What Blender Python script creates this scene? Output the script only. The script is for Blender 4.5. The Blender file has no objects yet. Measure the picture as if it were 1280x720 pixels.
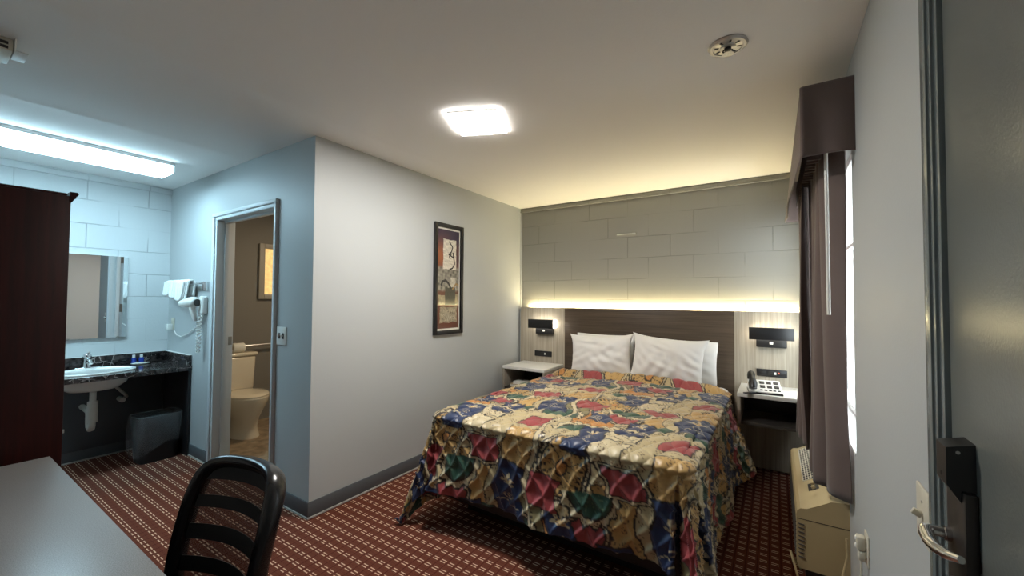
import bpy, bmesh, math, random
import numpy as np
from mathutils import Vector, Matrix
random.seed(7); rng = np.random.default_rng(7)
S = bpy.context.scene
COL = S.collection
PI = math.pi

# ------------------------------------------------------------------ camera
def cam_setup():
    f, yaw, pitch, roll = 504.653, math.radians(33.1), math.radians(1.578), math.radians(0.363)
    fw = Vector((-math.sin(yaw)*math.cos(pitch), math.cos(yaw)*math.cos(pitch), math.sin(pitch)))
    r = Vector((math.cos(yaw), math.sin(yaw), 0)); u = r.cross(fw)
    r2 = math.cos(roll)*r + math.sin(roll)*u; u2 = -math.sin(roll)*r + math.cos(roll)*u
    m = Matrix(((r2.x, u2.x, -fw.x, 0), (r2.y, u2.y, -fw.y, 0), (r2.z, u2.z, -fw.z, 1.3915), (0, 0, 0, 1)))
    cd = bpy.data.cameras.new('camera'); cd.sensor_width = 36; cd.lens = 36*f/1280; cd.clip_start = .02
    co = bpy.data.objects.new('camera', cd); COL.objects.link(co); co.matrix_world = m
    S.camera = co
cam_setup()
# ------------------------------------------------------------------ light levels, world, exposure
L_PANEL, L_TUBE, L_STRIP, L_SCONCE = 104, 25, 122, 5
C_PANEL, C_TUBE, C_STRIP, C_SCONCE = (1, .965, .91), (.52, .83, 1.0), (1, .83, .44), (1, .93, .80)
P_BATH = 13.5
S.view_settings.view_transform = 'Standard'; S.view_settings.look = 'None'
S.view_settings.exposure = 0.56; S.view_settings.gamma = 1.0
S.view_settings.use_curve_mapping = False
w = bpy.data.worlds.new('daylight'); S.world = w; w.use_nodes = True
w.node_tree.nodes['Background'].inputs[0].default_value = (.86, .96, 1, 1)
w.node_tree.nodes['Background'].inputs[1].default_value = 7.0

def bath_lamp():
    ld = bpy.data.lights.new('bathroom_lamp', 'AREA'); ld.shape = 'DISK'; ld.size = .25
    ld.energy = P_BATH; ld.color = (1, .80, .55)
    o = bpy.data.objects.new('bathroom_lamp', ld); COL.objects.link(o); o.location = (-3.6, 2.7, 2.40)
bath_lamp()

# ------------------------------------------------------------------ room constants
T = .16                                                   # outer wall thickness
XL, YH, XR, XS, YB, YK, H = -2.475, 3.99, .285, -4.93, 1.465, -.26, 2.44

# ------------------------------------------------------------------ materials
def mat(name, col=(.5, .5, .5), rough=.5, metal=0, spec=.5, emis=None, estr=0, coat=0, sheen=0, alpha=1,
        noise=0, nscale=20, bump=0, bscale=200, trans=0, col2=None):
    m = bpy.data.materials.new(name); m.use_nodes = True
    nt = m.node_tree; b = nt.nodes['Principled BSDF']
    b.inputs['Base Color'].default_value = (*col, 1); b.inputs['Roughness'].default_value = rough
    b.inputs['Metallic'].default_value = metal; b.inputs['Specular IOR Level'].default_value = spec
    b.inputs['Coat Weight'].default_value = coat; b.inputs['Coat Roughness'].default_value = .05
    b.inputs['Sheen Weight'].default_value = sheen; b.inputs['Alpha'].default_value = alpha
    b.inputs['Transmission Weight'].default_value = trans
    if emis:
        b.inputs['Emission Color'].default_value = (*emis, 1); b.inputs['Emission Strength'].default_value = estr
    tc = nt.nodes.new('ShaderNodeTexCoord')
    if noise:
        n = nt.nodes.new('ShaderNodeTexNoise'); n.inputs['Scale'].default_value = nscale; n.inputs['Detail'].default_value = 5
        nt.links.new(tc.outputs['Object'], n.inputs['Vector'])
        r = nt.nodes.new('ShaderNodeValToRGB'); c2 = col2 or tuple(c*(1-noise) for c in col)
        r.color_ramp.elements[0].position = .35; r.color_ramp.elements[1].position = .65
        r.color_ramp.elements[0].color = (*c2, 1); r.color_ramp.elements[1].color = (*col, 1)
        nt.links.new(n.outputs['Fac'], r.inputs['Fac']); nt.links.new(r.outputs['Color'], b.inputs['Base Color'])
    if bump:
        n = nt.nodes.new('ShaderNodeTexNoise'); n.inputs['Scale'].default_value = bscale; n.inputs['Detail'].default_value = 3
        nt.links.new(tc.outputs['Object'], n.inputs['Vector'])
        bp = nt.nodes.new('ShaderNodeBump'); bp.inputs['Strength'].default_value = bump; bp.inputs['Distance'].default_value = .004
        nt.links.new(n.outputs['Fac'], bp.inputs['Height']); nt.links.new(bp.outputs['Normal'], b.inputs['Normal'])
    return m
def N(nt, t, **kw):
    n = nt.nodes.new(t)
    for k, v in kw.items():
        if k in n.inputs: n.inputs[k].default_value = v
        else: setattr(n, k, v)
    return n
def math_(nt, op, a, b=None, c=None):
    n = nt.nodes.new('ShaderNodeMath'); n.operation = op
    for i, v in enumerate((a, b, c)):
        if v is None: continue
        if isinstance(v, (int, float)): n.inputs[i].default_value = v
        else: nt.links.new(v, n.inputs[i])
    return n.outputs[0]

def block_mat(name, col, axis, off, bumpk=1.0):
    """painted concrete block: brick pattern as relief, faint joint tone"""
    m = mat(name, col, .6); nt = m.node_tree; b = nt.nodes['Principled BSDF']
    tc = N(nt, 'ShaderNodeTexCoord'); sx = N(nt, 'ShaderNodeSeparateXYZ'); nt.links.new(tc.outputs['Object'], sx.inputs[0])
    cx = N(nt, 'ShaderNodeCombineXYZ')
    nt.links.new(math_(nt, 'ADD', sx.outputs[axis], off), cx.inputs[0])
    nt.links.new(math_(nt, 'ADD', sx.outputs[2], -.158), cx.inputs[1])
    wob = N(nt, 'ShaderNodeTexNoise', Scale=3.0, Detail=4.0); nt.links.new(tc.outputs['Object'], wob.inputs['Vector'])
    wv = N(nt, 'ShaderNodeVectorMath'); wv.operation = 'MULTIPLY_ADD'
    nt.links.new(wob.outputs['Color'], wv.inputs[0]); wv.inputs[1].default_value = (.008, .012, 0)
    nt.links.new(cx.outputs[0], wv.inputs[2])
    br = N(nt, 'ShaderNodeTexBrick'); br.offset = .5; br.offset_frequency = 2; br.squash = 1
    for k, v in {'Scale': 1.0, 'Mortar Size': .0045, 'Mortar Smooth': .5, 'Brick Width': .405, 'Row Height': .207, 'Bias': 0.0}.items():
        br.inputs[k].default_value = v
    nt.links.new(wv.outputs[0], br.inputs['Vector'])
    # joints fade where paint fills them
    n2 = N(nt, 'ShaderNodeTexNoise', Scale=2.2, Detail=3.0); nt.links.new(tc.outputs['Object'], n2.inputs['Vector'])
    fade = N(nt, 'ShaderNodeMapRange'); fade.inputs[1].default_value = .42; fade.inputs[2].default_value = .58
    fade.inputs[3].default_value = .08; fade.inputs[4].default_value = 1.0
    nt.links.new(n2.outputs['Fac'], fade.inputs[0])
    groove = math_(nt, 'MULTIPLY', br.outputs['Fac'], fade.outputs[0])
    fine = N(nt, 'ShaderNodeTexNoise', Scale=70.0, Detail=6.0); nt.links.new(tc.outputs['Object'], fine.inputs['Vector'])
    hgt = math_(nt, 'SUBTRACT', math_(nt, 'MULTIPLY', fine.outputs['Fac'], .22), groove)
    bp = N(nt, 'ShaderNodeBump'); bp.inputs['Strength'].default_value = .8; bp.inputs['Distance'].default_value = .0035*bumpk
    nt.links.new(hgt, bp.inputs['Height']); nt.links.new(bp.outputs['Normal'], b.inputs['Normal'])
    mx = N(nt, 'ShaderNodeMix'); mx.data_type = 'RGBA'
    mx.inputs[6].default_value = (*col, 1); mx.inputs[7].default_value = (*[c*.72 for c in col], 1)
    nt.links.new(groove, mx.inputs[0]); nt.links.new(mx.outputs[2], b.inputs['Base Color'])
    return m

def carpet_mat():
    m = mat('carpet', (.2, .05, .03), .95, spec=.1); nt = m.node_tree; b = nt.nodes['Principled BSDF']
    tc = N(nt, 'ShaderNodeTexCoord'); sx = N(nt, 'ShaderNodeSeparateXYZ'); nt.links.new(tc.outputs['Object'], sx.inputs[0])
    def cell(o, ph, p): # signed distance to cell centre in metres
        a = math_(nt, 'DIVIDE', math_(nt, 'ADD', o, ph), p)
        return math_(nt, 'MULTIPLY', math_(nt, 'SUBTRACT', math_(nt, 'FRACT', a), .5), p)
    PX, PY = .0526, .0632
    dx = cell(sx.outputs[0], 1.908+PX/2+PX*100, PX); dy = cell(sx.outputs[1], -1.507+PY/2+PY*100, PY)
    ax = math_(nt, 'ABSOLUTE', dx); ay = math_(nt, 'ABSOLUTE', dy)
    # two dashes, long in X
    inx = math_(nt, 'LESS_THAN', ax, .0165)
    iny = math_(nt, 'LESS_THAN', math_(nt, 'ABSOLUTE', math_(nt, 'SUBTRACT', ay, .0078)), .0027)
    dash = math_(nt, 'MULTIPLY', inx, iny)
    dark = math_(nt, 'GREATER_THAN', ax, .0235)
    dark2 = math_(nt, 'GREATER_THAN', ay, .0295)
    n = N(nt, 'ShaderNodeTexNoise', Scale=260.0, Detail=3.0); nt.links.new(tc.outputs['Object'], n.inputs['Vector'])
    ramp = N(nt, 'ShaderNodeValToRGB'); ramp.color_ramp.elements[0].position = .3; ramp.color_ramp.elements[1].position = .7
    ramp.color_ramp.elements[0].color = (.078, .021, .012, 1); ramp.color_ramp.elements[1].color = (.15, .048, .029, 1)
    nt.links.new(n.outputs['Fac'], ramp.inputs['Fac'])
    def mix(fac, a, col):
        x = N(nt, 'ShaderNodeMix'); x.data_type = 'RGBA'; nt.links.new(fac, x.inputs[0]); nt.links.new(a, x.inputs[6])
        x.inputs[7].default_value = (*col, 1); return x.outputs[2]
    c = mix(math_(nt, 'MULTIPLY', dark2, .35), ramp.outputs['Color'], (.07, .015, .01))
    c = mix(math_(nt, 'MULTIPLY', dark, .75), c, (.06, .012, .008))
    c = mix(math_(nt, 'MULTIPLY', dash, .9), c, (.66, .45, .32))
    nt.links.new(c, b.inputs['Base Color'])
    bp = N(nt, 'ShaderNodeBump'); bp.inputs['Strength'].default_value = .6; bp.inputs['Distance'].default_value = .003
    nt.links.new(n.outputs['Fac'], bp.inputs['Height']); nt.links.new(bp.outputs['Normal'], b.inputs['Normal'])
    return m

def grain_mat(name, c1, c2, axis, rough=.45, scale=60, stretch=.03, coat=0):
    m = mat(name, c1, rough, coat=coat, spec=.2); nt = m.node_tree; b = nt.nodes['Principled BSDF']
    tc = N(nt, 'ShaderNodeTexCoord'); mp = N(nt, 'ShaderNodeMapping')
    sc = [1, 1, 1]; sc[axis] = stretch; mp.inputs['Scale'].default_value = sc
    nt.links.new(tc.outputs['Object'], mp.inputs['Vector'])
    n = N(nt, 'ShaderNodeTexNoise', Scale=float(scale), Detail=6.0, Roughness=.65); nt.links.new(mp.outputs[0], n.inputs['Vector'])
    r = N(nt, 'ShaderNodeValToRGB'); r.color_ramp.elements[0].position = .36; r.color_ramp.elements[1].position = .64
    r.color_ramp.elements[0].color = (*c2, 1); r.color_ramp.elements[1].color = (*c1, 1)
    nt.links.new(n.outputs['Fac'], r.inputs['Fac']); nt.links.new(r.outputs['Color'], b.inputs['Base Color'])
    return m
def marble_mat():
    m = mat('dark_marble', (.02, .018, .018), .12, coat=.3); nt = m.node_tree; b = nt.nodes['Principled BSDF']
    tc = N(nt, 'ShaderNodeTexCoord')
    n0 = N(nt, 'ShaderNodeTexNoise', Scale=9.0, Detail=4.0); nt.links.new(tc.outputs['Object'], n0.inputs['Vector'])
    v = N(nt, 'ShaderNodeVectorMath'); v.operation = 'MULTIPLY_ADD'; v.inputs[1].default_value = (.16, .16, .16)
    nt.links.new(n0.outputs['Color'], v.inputs[0]); nt.links.new(tc.outputs['Object'], v.inputs[2])
    vo = N(nt, 'ShaderNodeTexVoronoi', Scale=14.0); vo.feature = 'DISTANCE_TO_EDGE'; nt.links.new(v.outputs[0], vo.inputs['Vector'])
    n1 = N(nt, 'ShaderNodeTexNoise', Scale=6.0, Detail=3.0); nt.links.new(tc.outputs['Object'], n1.inputs['Vector'])
    vein = math_(nt, 'MULTIPLY', math_(nt, 'LESS_THAN', vo.outputs['Distance'], .03), math_(nt, 'GREATER_THAN', n1.outputs['Fac'], .52))
    n2 = N(nt, 'ShaderNodeTexNoise', Scale=30.0, Detail=6.0); nt.links.new(tc.outputs['Object'], n2.inputs['Vector'])
    r = N(nt, 'ShaderNodeValToRGB'); r.color_ramp.elements[0].position = .4; r.color_ramp.elements[1].position = .75
    r.color_ramp.elements[0].color = (.012, .010, .010, 1); r.color_ramp.elements[1].color = (.09, .07, .065, 1)
    nt.links.new(n2.outputs['Fac'], r.inputs['Fac'])
    x = N(nt, 'ShaderNodeMix'); x.data_type = 'RGBA'; nt.links.new(math_(nt, 'MULTIPLY', vein, .5), x.inputs[0])
    nt.links.new(r.outputs['Color'], x.inputs[6]); x.inputs[7].default_value = (.55, .48, .45, 1)
    nt.links.new(x.outputs[2], b.inputs['Base Color'])
    return m
def vcol_mat(name, rough, coat=0, sheen=0, spec=.5, bump=0, bscale=900):
    m = mat(name, (.5, .5, .5), rough, coat=coat, sheen=sheen, spec=spec, bump=bump, bscale=bscale)
    nt = m.node_tree; a = N(nt, 'ShaderNodeVertexColor'); a.layer_name = 'print'
    nt.links.new(a.outputs['Color'], nt.nodes['Principled BSDF'].inputs['Base Color'])
    return m
def ceiling_mat():
    m = mat('ceiling_paint', (.88, .86, .835), .75); nt = m.node_tree; b = nt.nodes['Principled BSDF']
    tc = N(nt, 'ShaderNodeTexCoord'); sx = N(nt, 'ShaderNodeSeparateXYZ'); nt.links.new(tc.outputs['Object'], sx.inputs[0])
    h = None
    for x0 in (-3.36, -2.2):                                   # plasterboard joints running along the room
        d = math_(nt, 'DIVIDE', math_(nt, 'ADD', sx.outputs[0], -x0), .05)
        g = math_(nt, 'EXPONENT', math_(nt, 'MULTIPLY', math_(nt, 'MULTIPLY', d, d), -1))
        h = g if h is None else math_(nt, 'ADD', h, g)
    fine = N(nt, 'ShaderNodeTexNoise', Scale=90.0, Detail=4.0); nt.links.new(tc.outputs['Object'], fine.inputs['Vector'])
    hh = math_(nt, 'ADD', h, math_(nt, 'MULTIPLY', fine.outputs['Fac'], .15))
    bp = N(nt, 'ShaderNodeBump'); bp.inputs['Strength'].default_value = 1; bp.inputs['Distance'].default_value = .004
    nt.links.new(hh, bp.inputs['Height']); nt.links.new(bp.outputs['Normal'], b.inputs['Normal'])
    return m

M = {}
M['paint'] = mat('grey_wall_paint', (.455, .475, .475), .5, bump=.12, bscale=120)
M['paint_door'] = mat('green_grey_gloss_paint', (.145, .158, .148), .28, bump=.12, bscale=160)
M['frame_dark'] = mat('dark_grey_gloss_frame', (.15, .175, .175), .2)
M['frame_blue'] = mat('grey_door_frame_paint', (.58, .61, .62), .4)
M['block_head'] = block_mat('painted_block_head', (.265, .262, .245), 0, .616+.405*10, .8)
M['block_sink'] = block_mat('painted_block_sink', (.58, .60, .60), 1, -1.30+.2025+.405*10, 1.5)
M['bath_wall'] = mat('bathroom_wall_paint', (.20, .185, .16), .6)
M['bath_trim'] = mat('tan_pane_trim', (.36, .33, .28), .5)
M['ceiling'] = ceiling_mat()
M['carpet'] = carpet_mat()
M['tile'] = mat('bathroom_floor_tile', (.34, .25, .16), .4, noise=.5, nscale=14)
M['base'] = mat('dark_vinyl_base', (.10, .108, .115), .45)
M['bead'] = mat('pale_carpet_edge', (.45, .43, .40), .6)
M['white'] = mat('white_paint', (.75, .75, .73), .4)
M['plastic'] = mat('white_plastic', (.78, .77, .73), .3)
M['ivory'] = mat('ivory_plastic', (.62, .58, .47), .4)
M['ac'] = mat('beige_plastic', (.47, .37, .20), .42)
M['black'] = mat('black_plastic', (.012, .012, .013), .35)
M['blackmatte'] = mat('black_matte', (.015, .015, .016), .6)
M['plate_brown'] = mat('dark_bronze_plate', (.035, .03, .028), .4, .4)
M['chairblack'] = mat('chair_black_plastic', (.014, .014, .016), .22)
M['chrome'] = mat('chrome', (.75, .75, .75), .12, 1)
M['nickel'] = mat('satin_steel', (.55, .54, .52), .28, 1)
M['brass'] = mat('hinge_steel', (.30, .27, .23), .4, .8)
M['mirror'] = mat('mirror_silver', (.86, .88, .88), .005, 1)
M['glass'] = mat('window_glass', (.9, .95, 1), .02, alpha=.07)
M['marble'] = marble_mat()
M['vanity'] = mat('dark_vanity_panel', (.018, .018, .02), .3)
M['grey_dark'] = mat('dark_grey_board', (.07, .075, .08), .6)
M['porcelain'] = mat('white_porcelain', (.80, .79, .74), .12, coat=.4)
M['bone'] = mat('bone_porcelain', (.72, .64, .50), .14, coat=.4)
M['pvc'] = mat('pvc_pipe', (.55, .52, .46), .4)
M['towel'] = mat('white_towel', (.82, .82, .80), .95, bump=.8, bscale=300)
M['linen'] = mat('white_linen', (.78, .765, .74), .8, sheen=.2, bump=.1, bscale=500)
M['mahogany'] = grain_mat('dark_mahogany', (.024, .0036, .003), (.011, .0022, .002), 2, .42, 50, .06)
M['oak_v'] = grain_mat('pale_grey_oak', (.43, .385, .31), (.30, .265, .21), 2, .45, 70, .025)
M['wenge_h'] = grain_mat('dark_brown_laminate', (.098, .073, .052), (.062, .045, .032), 0, .42, 60, .03)
M['dark_lam'] = mat('dark_laminate', (.035, .03, .027), .45)
M['night_top'] = mat('pale_laminate', (.72, .71, .67), .3)
M['night_side'] = grain_mat('night_stand_oak', (.36, .32, .26), (.27, .24, .19), 2, .45, 70, .03)
M['desk'] = mat('grey_speckled_laminate', (.31, .31, .31), .30, noise=.4, nscale=420)
M['desk_edge'] = mat('dark_desk_edge', (.03, .028, .027), .4)
M['curtain'] = mat('mauve_brown_curtain', (.125, .088, .078), .85, sheen=.25, bump=.25, bscale=500)
M['curtain_in'] = mat('curtain_lining', (.25, .20, .16), .85)
M['meshfab'] = mat('sheer_chair_mesh', (.035, .027, .024), .8, alpha=.76)
M['band'] = mat('chair_mesh_band', (.012, .012, .013), .75, bump=.3, bscale=900)
M['liner'] = mat('clear_bin_liner', (.75, .78, .8), .08, alpha=.09, bump=.5, bscale=11)
M['blue'] = mat('blue_bottle', (.02, .05, .30), .15)
M['paper'] = mat('paper', (.75, .73, .66), .8)
M['kraft'] = mat('tan_cover', (.38, .28, .17), .6)
M['led_panel'] = mat('panel_diffuser', (.9, .9, .9), .5, emis=C_PANEL, estr=L_PANEL)
M['led_tube'] = mat('tube_diffuser', (.9, .9, .9), .4, emis=C_TUBE, estr=L_TUBE)
M['led_side'] = mat('tube_side_lens', (.9, .9, .9), .4, emis=C_TUBE, estr=8)
M['led_strip'] = mat('led_strip', (.9, .9, .9), .5, emis=C_STRIP, estr=L_STRIP)
M['led_sconce'] = mat('sconce_diffuser', (.9, .9, .9), .5, emis=C_SCONCE, estr=L_SCONCE)
M['red_led'] = mat('red_indicator', (.8, .1, .05), .4, emis=(1, .1, .05), estr=1.5)
M['gold_pane'] = mat('glowing_gold_pane', (.7, .6, .35), .4, emis=(1, .62, .20), estr=.55, noise=.4, nscale=22)
M['bedspread'] = vcol_mat('printed_bedspread', .38, sheen=.15, spec=.45, bump=.08)
M['print'] = vcol_mat('framed_print', .5, coat=1)
M['escutcheon'] = mat('sprinkler_metal', (.50, .48, .45), .35, .6)

# ------------------------------------------------------------------ mesh helpers
class MB:
    def __init__(s): s.bm = bmesh.new()
    def box(s, x0, x1, y0, y1, z0, z1, bev=0, seg=2, rot=None, piv=None):
        r = bmesh.ops.create_cube(s.bm, size=1); vs = r['verts']
        for v in vs:
            v.co = Vector(((x0+x1)/2+v.co.x*(x1-x0), (y0+y1)/2+v.co.y*(y1-y0), (z0+z1)/2+v.co.z*(z1-z0)))
        if rot is not None:
            p = Vector(piv) if piv else Vector(((x0+x1)/2, (y0+y1)/2, (z0+z1)/2))
            for v in vs: v.co = p + rot @ (v.co-p)
        if bev:
            es = list({e for v in vs for e in v.link_edges})
            bmesh.ops.bevel(s.bm, geom=es, offset=bev, segments=seg, affect='EDGES', profile=.5)
        return s
    def tube(s, pts, r, n=10, cap=True, closed=False, flat=1.0, up=None):
        pts = [Vector(p) for p in pts]; k = len(pts)
        rs = r if isinstance(r, (list, tuple)) else [r]*k
        rings = []; prev = None
        for i in range(k):
            if closed: t = pts[(i+1) % k]-pts[i-1]
            else: t = pts[min(i+1, k-1)]-pts[max(i-1, 0)]
            t.normalize()
            if prev is None:
                a = Vector(up) if up else (Vector((0, 0, 1)) if abs(t.z) < .9 else Vector((1, 0, 0)))
            else: a = prev
            n1 = (a - t*a.dot(t)).normalized(); prev = n1; n2 = t.cross(n1)
            rings.append([s.bm.verts.new(pts[i]+(n1*math.cos(2*PI*j/n)+n2*math.sin(2*PI*j/n)*flat)*rs[i]) for j in range(n)])
        m = k if closed else k-1
        for i in range(m):
            A, B = rings[i], rings[(i+1) % k]
            for j in range(n): s.bm.faces.new((A[j], A[(j+1) % n], B[(j+1) % n], B[j]))
        if cap and not closed:
            s.bm.faces.new(rings[0][::-1]); s.bm.faces.new(rings[-1])
        return s
    def lathe(s, prof, c=(0, 0, 0), n=32, sx=1, sy=1, ax='z'):
        rings = []
        for (r, h) in prof:
            ring = []
            for j in range(n):
                a = 2*PI*j/n; p = (r*math.cos(a)*sx, r*math.sin(a)*sy, h)
                if ax == 'y': p = (p[0], -p[2], p[1])
                if ax == 'x': p = (p[2], p[0], p[1])
                ring.append(s.bm.verts.new((c[0]+p[0], c[1]+p[1], c[2]+p[2])))
            rings.append(ring)
        for A, B in zip(rings, rings[1:]):
            for j in range(n): s.bm.faces.new((A[j], A[(j+1) % n], B[(j+1) % n], B[j]))
        if prof[0][0] > 1e-6: s.bm.faces.new(rings[0][::-1])
        if prof[-1][0] > 1e-6: s.bm.faces.new(rings[-1])
        return s
    def prism(s, poly, axis, a0, a1):
        """extrude a 2-D outline along an axis: axis 0 -> poly=(y,z), 1 -> (x,z), 2 -> (x,y)"""
        def P(u, v, a): return {0: (a, u, v), 1: (u, a, v), 2: (u, v, a)}[axis]
        A = [s.bm.verts.new(P(u, v, a0)) for u, v in poly]; B = [s.bm.verts.new(P(u, v, a1)) for u, v in poly]
        k = len(poly)
        for i in range(k): s.bm.faces.new((A[i], A[(i+1) % k], B[(i+1) % k], B[i]))
        s.bm.faces.new(A[::-1]); s.bm.faces.new(B)
        return s
    def grid(s, P):
        """P: array (n,m,3)"""
        n, m = P.shape[:2]
        V = [[s.bm.verts.new(P[i, j]) for j in range(m)] for i in range(n)]
        for i in range(n-1):
            for j in range(m-1): s.bm.faces.new((V[i][j], V[i+1][j], V[i+1][j+1], V[i][j+1]))
        return s
    def build(s, name, m, parent=None, smooth=35, solid=0):
        bmesh.ops.remove_doubles(s.bm, verts=s.bm.verts, dist=1e-6)
        bmesh.ops.recalc_face_normals(s.bm, faces=s.bm.faces)
        me = bpy.data.meshes.new(name); s.bm.to_mesh(me); s.bm.free()
        o = bpy.data.objects.new(name, me); COL.objects.link(o)
        me.materials.append(M[m] if isinstance(m, str) else m)
        if smooth:
            me.polygons.foreach_set('use_smooth', [True]*len(me.polygons)); me.set_sharp_from_angle(angle=math.radians(smooth))
        if solid:
            md = o.modifiers.new('thickness', 'SOLIDIFY'); md.thickness = solid; md.offset = 0
        if parent: o.parent = parent
        return o
def thing(name, label, cat, loc=(0, 0, 0), rz=0, group=None):
    o = bpy.data.objects.new(name, None); COL.objects.link(o); o.empty_display_size = .1
    o.location = loc; o.rotation_euler = (0, 0, rz)
    return tag(o, label, cat, group)
def tag(o, label, cat, group=None):
    o['label'] = label; o['category'] = cat
    if group: o['group'] = group
    return o
def struct(mb, name, m, smooth=35):
    o = mb.build(name, m, smooth=smooth); o['kind'] = 'structure'; return o
def grid_mesh(name, P, m, parent=None, cols=None, solid=0):
    n, k = P.shape[:2]
    me = bpy.data.meshes.new(name)
    idx = np.arange(n*k).reshape(n, k)
    q = np.stack([idx[:-1, :-1], idx[1:, :-1], idx[1:, 1:], idx[:-1, 1:]], -1).reshape(-1, 4)
    me.vertices.add(n*k); me.vertices.foreach_set('co', P.reshape(-1).astype(np.float32))
    me.loops.add(q.size); me.loops.foreach_set('vertex_index', q.reshape(-1).astype(np.int32))
    me.polygons.add(len(q)); me.polygons.foreach_set('loop_start', np.arange(0, q.size, 4, dtype=np.int32))
    me.update(calc_edges=True); me.validate()
    me.polygons.foreach_set('use_smooth', np.ones(len(me.polygons), bool))
    if cols is not None:
        a = me.color_attributes.new('print', 'FLOAT_COLOR', 'POINT')
        c4 = np.ones((n*k, 4), np.float32); c4[:, :3] = cols.reshape(-1, 3); a.data.foreach_set('color', c4.reshape(-1))
    me.materials.append(M[m]); o = bpy.data.objects.new(name, me); COL.objects.link(o)
    if solid:
        md = o.modifiers.new('thickness', 'SOLIDIFY'); md.thickness = solid; md.offset = 0
    if parent: o.parent = parent
    return o
def arc(c, r, a0, a1, n, plane='xz'):
    out = []
    for i in range(n+1):
        a = a0+(a1-a0)*i/n; u, v = r*math.cos(a), r*math.sin(a)
        out.append({'xz': (c[0]+u, c[1], c[2]+v), 'yz': (c[0], c[1]+u, c[2]+v), 'xy': (c[0]+u, c[1]+v, c[2])}[plane])
    return out
def sstep(a, b, x): t = np.clip((x-a)/(b-a), 0, 1); return t*t*(3-2*t)

# ================================================================== ROOM SHELL
struct(MB().box(XS-.2, XR+.2, YK-.2, YB+.06, -.1, 0).box(XL-.06, XR+.2, YB+.06, YH+.2, -.1, 0), 'floor', 'carpet', 0)
struct(MB().box(XS-.2, XL-.06, YB+.06, YH+.2, -.1, .004), 'floor_bathroom', 'tile', 0)
struct(MB().box(XS-.2, XR+.2, YK-.2, YH+.2, H, H+.1), 'ceiling', 'ceiling', 0)
struct(MB().box(XL-.12, XR+T, YH, YH+.2, 0, H), 'wall_head', 'block_head', 0)
struct(MB().box(XS-.2, XS, YK-.2, YB, 0, H), 'wall_sink', 'block_sink', 0)
struct(MB().box(XL-.12, XL, YB, YH, 0, H), 'wall_left', 'paint', 0)
DX0, DX1, DZ = -3.868, -2.95, 2.03                       # bathroom door opening
struct(MB().box(XS-.2, DX0-.02, YB, YB+.12, 0, H).box(DX1+.008, XL-.12, YB, YB+.12, 0, H).box(DX0-.02, DX1+.008, YB, YB+.12, DZ+.02, H), 'wall_bathroom', 'paint', 0)
struct(MB().box(XS-.2, XR+.2, YK-.2, YK, 0, H), 'wall_back', 'paint', 0)
WY0, WY1, WZ0, WZ1 = 2.27, 3.72, .73, 2.10                # window opening in the right wall
EY0, EY1, EZ = .19, 1.165, 2.06                            # entry door opening
mb = MB()
mb.box(XR, XR+T, YK-.2, EY0, 0, H).box(XR, XR+T, EY0, EY1, EZ, H).box(XR, XR+T, EY1, WY0, 0, H)
mb.box(XR, XR+T, WY0, WY1, 0, WZ0).box(XR, XR+T, WY0, WY1, WZ1, H).box(XR, XR+T, WY1, YH, 0, H)
struct(mb, 'wall_right', 'paint', 0)
struct(MB().box(XS-.2, XS, YB+.12, YH, 0, H), 'wall_toilet', 'bath_wall', 0)
struct(MB().box(XS, XL-.12, YH-.15, YH, 0, H), 'wall_shower', 'bath_wall', 0)
# strips where ceiling meets the block walls
struct(MB().box(XL, XR, YH-.022, YH, H-.036, H, .003).box(XL, XR, YH-.030, YH, H-.046, H-.034, .004), 'trim_1', 'block_head')
struct(MB().box(XS, XS+.02, YK, YB, H-.055, H, .003), 'trim_2', 'block_sink')
struct(MB().box(XL, XL+.012, YH-.02, YH, 0, H-.046, .003), 'trim_3', 'paint')
# cove base: dark vinyl with a pale bead where it meets the carpet
def base(name, x0, x1, y0, y1):
    o = struct(MB().box(x0, x1, y0, y1, 0.012, .105, .003), name, 'base')
    b = MB().box(x0-.004, x1+.004, y0-.004, y1+.004, 0, .012, .002).build('carpet_edge', 'bead', o)
    return o
t = .008
base('baseboard_left', XL, XL+t, YB-t, YH-.02)
base('baseboard_corner', -2.91, XL, YB-t, YB)
base('baseboard_bath', XS, -3.944, YB-t, YB)
base('baseboard_sink', XS, XS+t, YK, YB-t)
base('baseboard_right', XR-t, XR, 1.26, 2.47)

# bathroom door frame (painted steel), strike plate, hinges; leaf swung into the bathroom
fr = MB()
fr.box(-3.942, DX0-.028, YB-.022, YB+.125, 0, DZ+.028, .004).box(DX0-.028, DX0, YB-.012, YB+.125, 0, DZ, .003)
fr.box(DX1+.012, -2.912, YB-.022, YB+.125, 0, DZ+.028, .004).box(DX1, DX1+.012, YB-.012, YB+.125, 0, DZ, .003)
fr.box(-3.942, -2.912, YB-.022, YB+.125, DZ+.028, 2.087, .004).box(DX0-.028, DX1+.012, YB-.012, YB+.125, DZ, DZ+.028, .003)
fr.box(DX0-.002, DX0+.010, YB+.045, YB+.085, 0, DZ-.016, .003).box(DX1-.016, DX1+.002, YB+.045, YB+.085, 0, DZ-.016, .003)
fr.box(DX0-.002, DX1+.002, YB+.045, YB+.085, DZ-.016, DZ+.002, .003)
o = struct(fr, 'trim_4', 'frame_blue')
MB().box(DX0+.0005, DX0+.003, YB+.090, YB+.118, .99, 1.06, .001).build('strike_plate', 'brass', o)
d2 = struct(MB().box(DX1-.045, DX1-.004, YB+.135, YB+1.0, .012, 2.025, .002), 'door_2', 'frame_blue')
for z in (.55, 1.25, 1.86):
    h = MB().box(DX1-.004, DX1-.0015, YB+.06, YB+.134, z-.05, z+.05, .0008).tube([(DX1-.008, YB+.128, z-.052), (DX1-.008, YB+.128, z+.052)], .008, 10)
    h.build('hinge', 'brass', d2)
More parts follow.
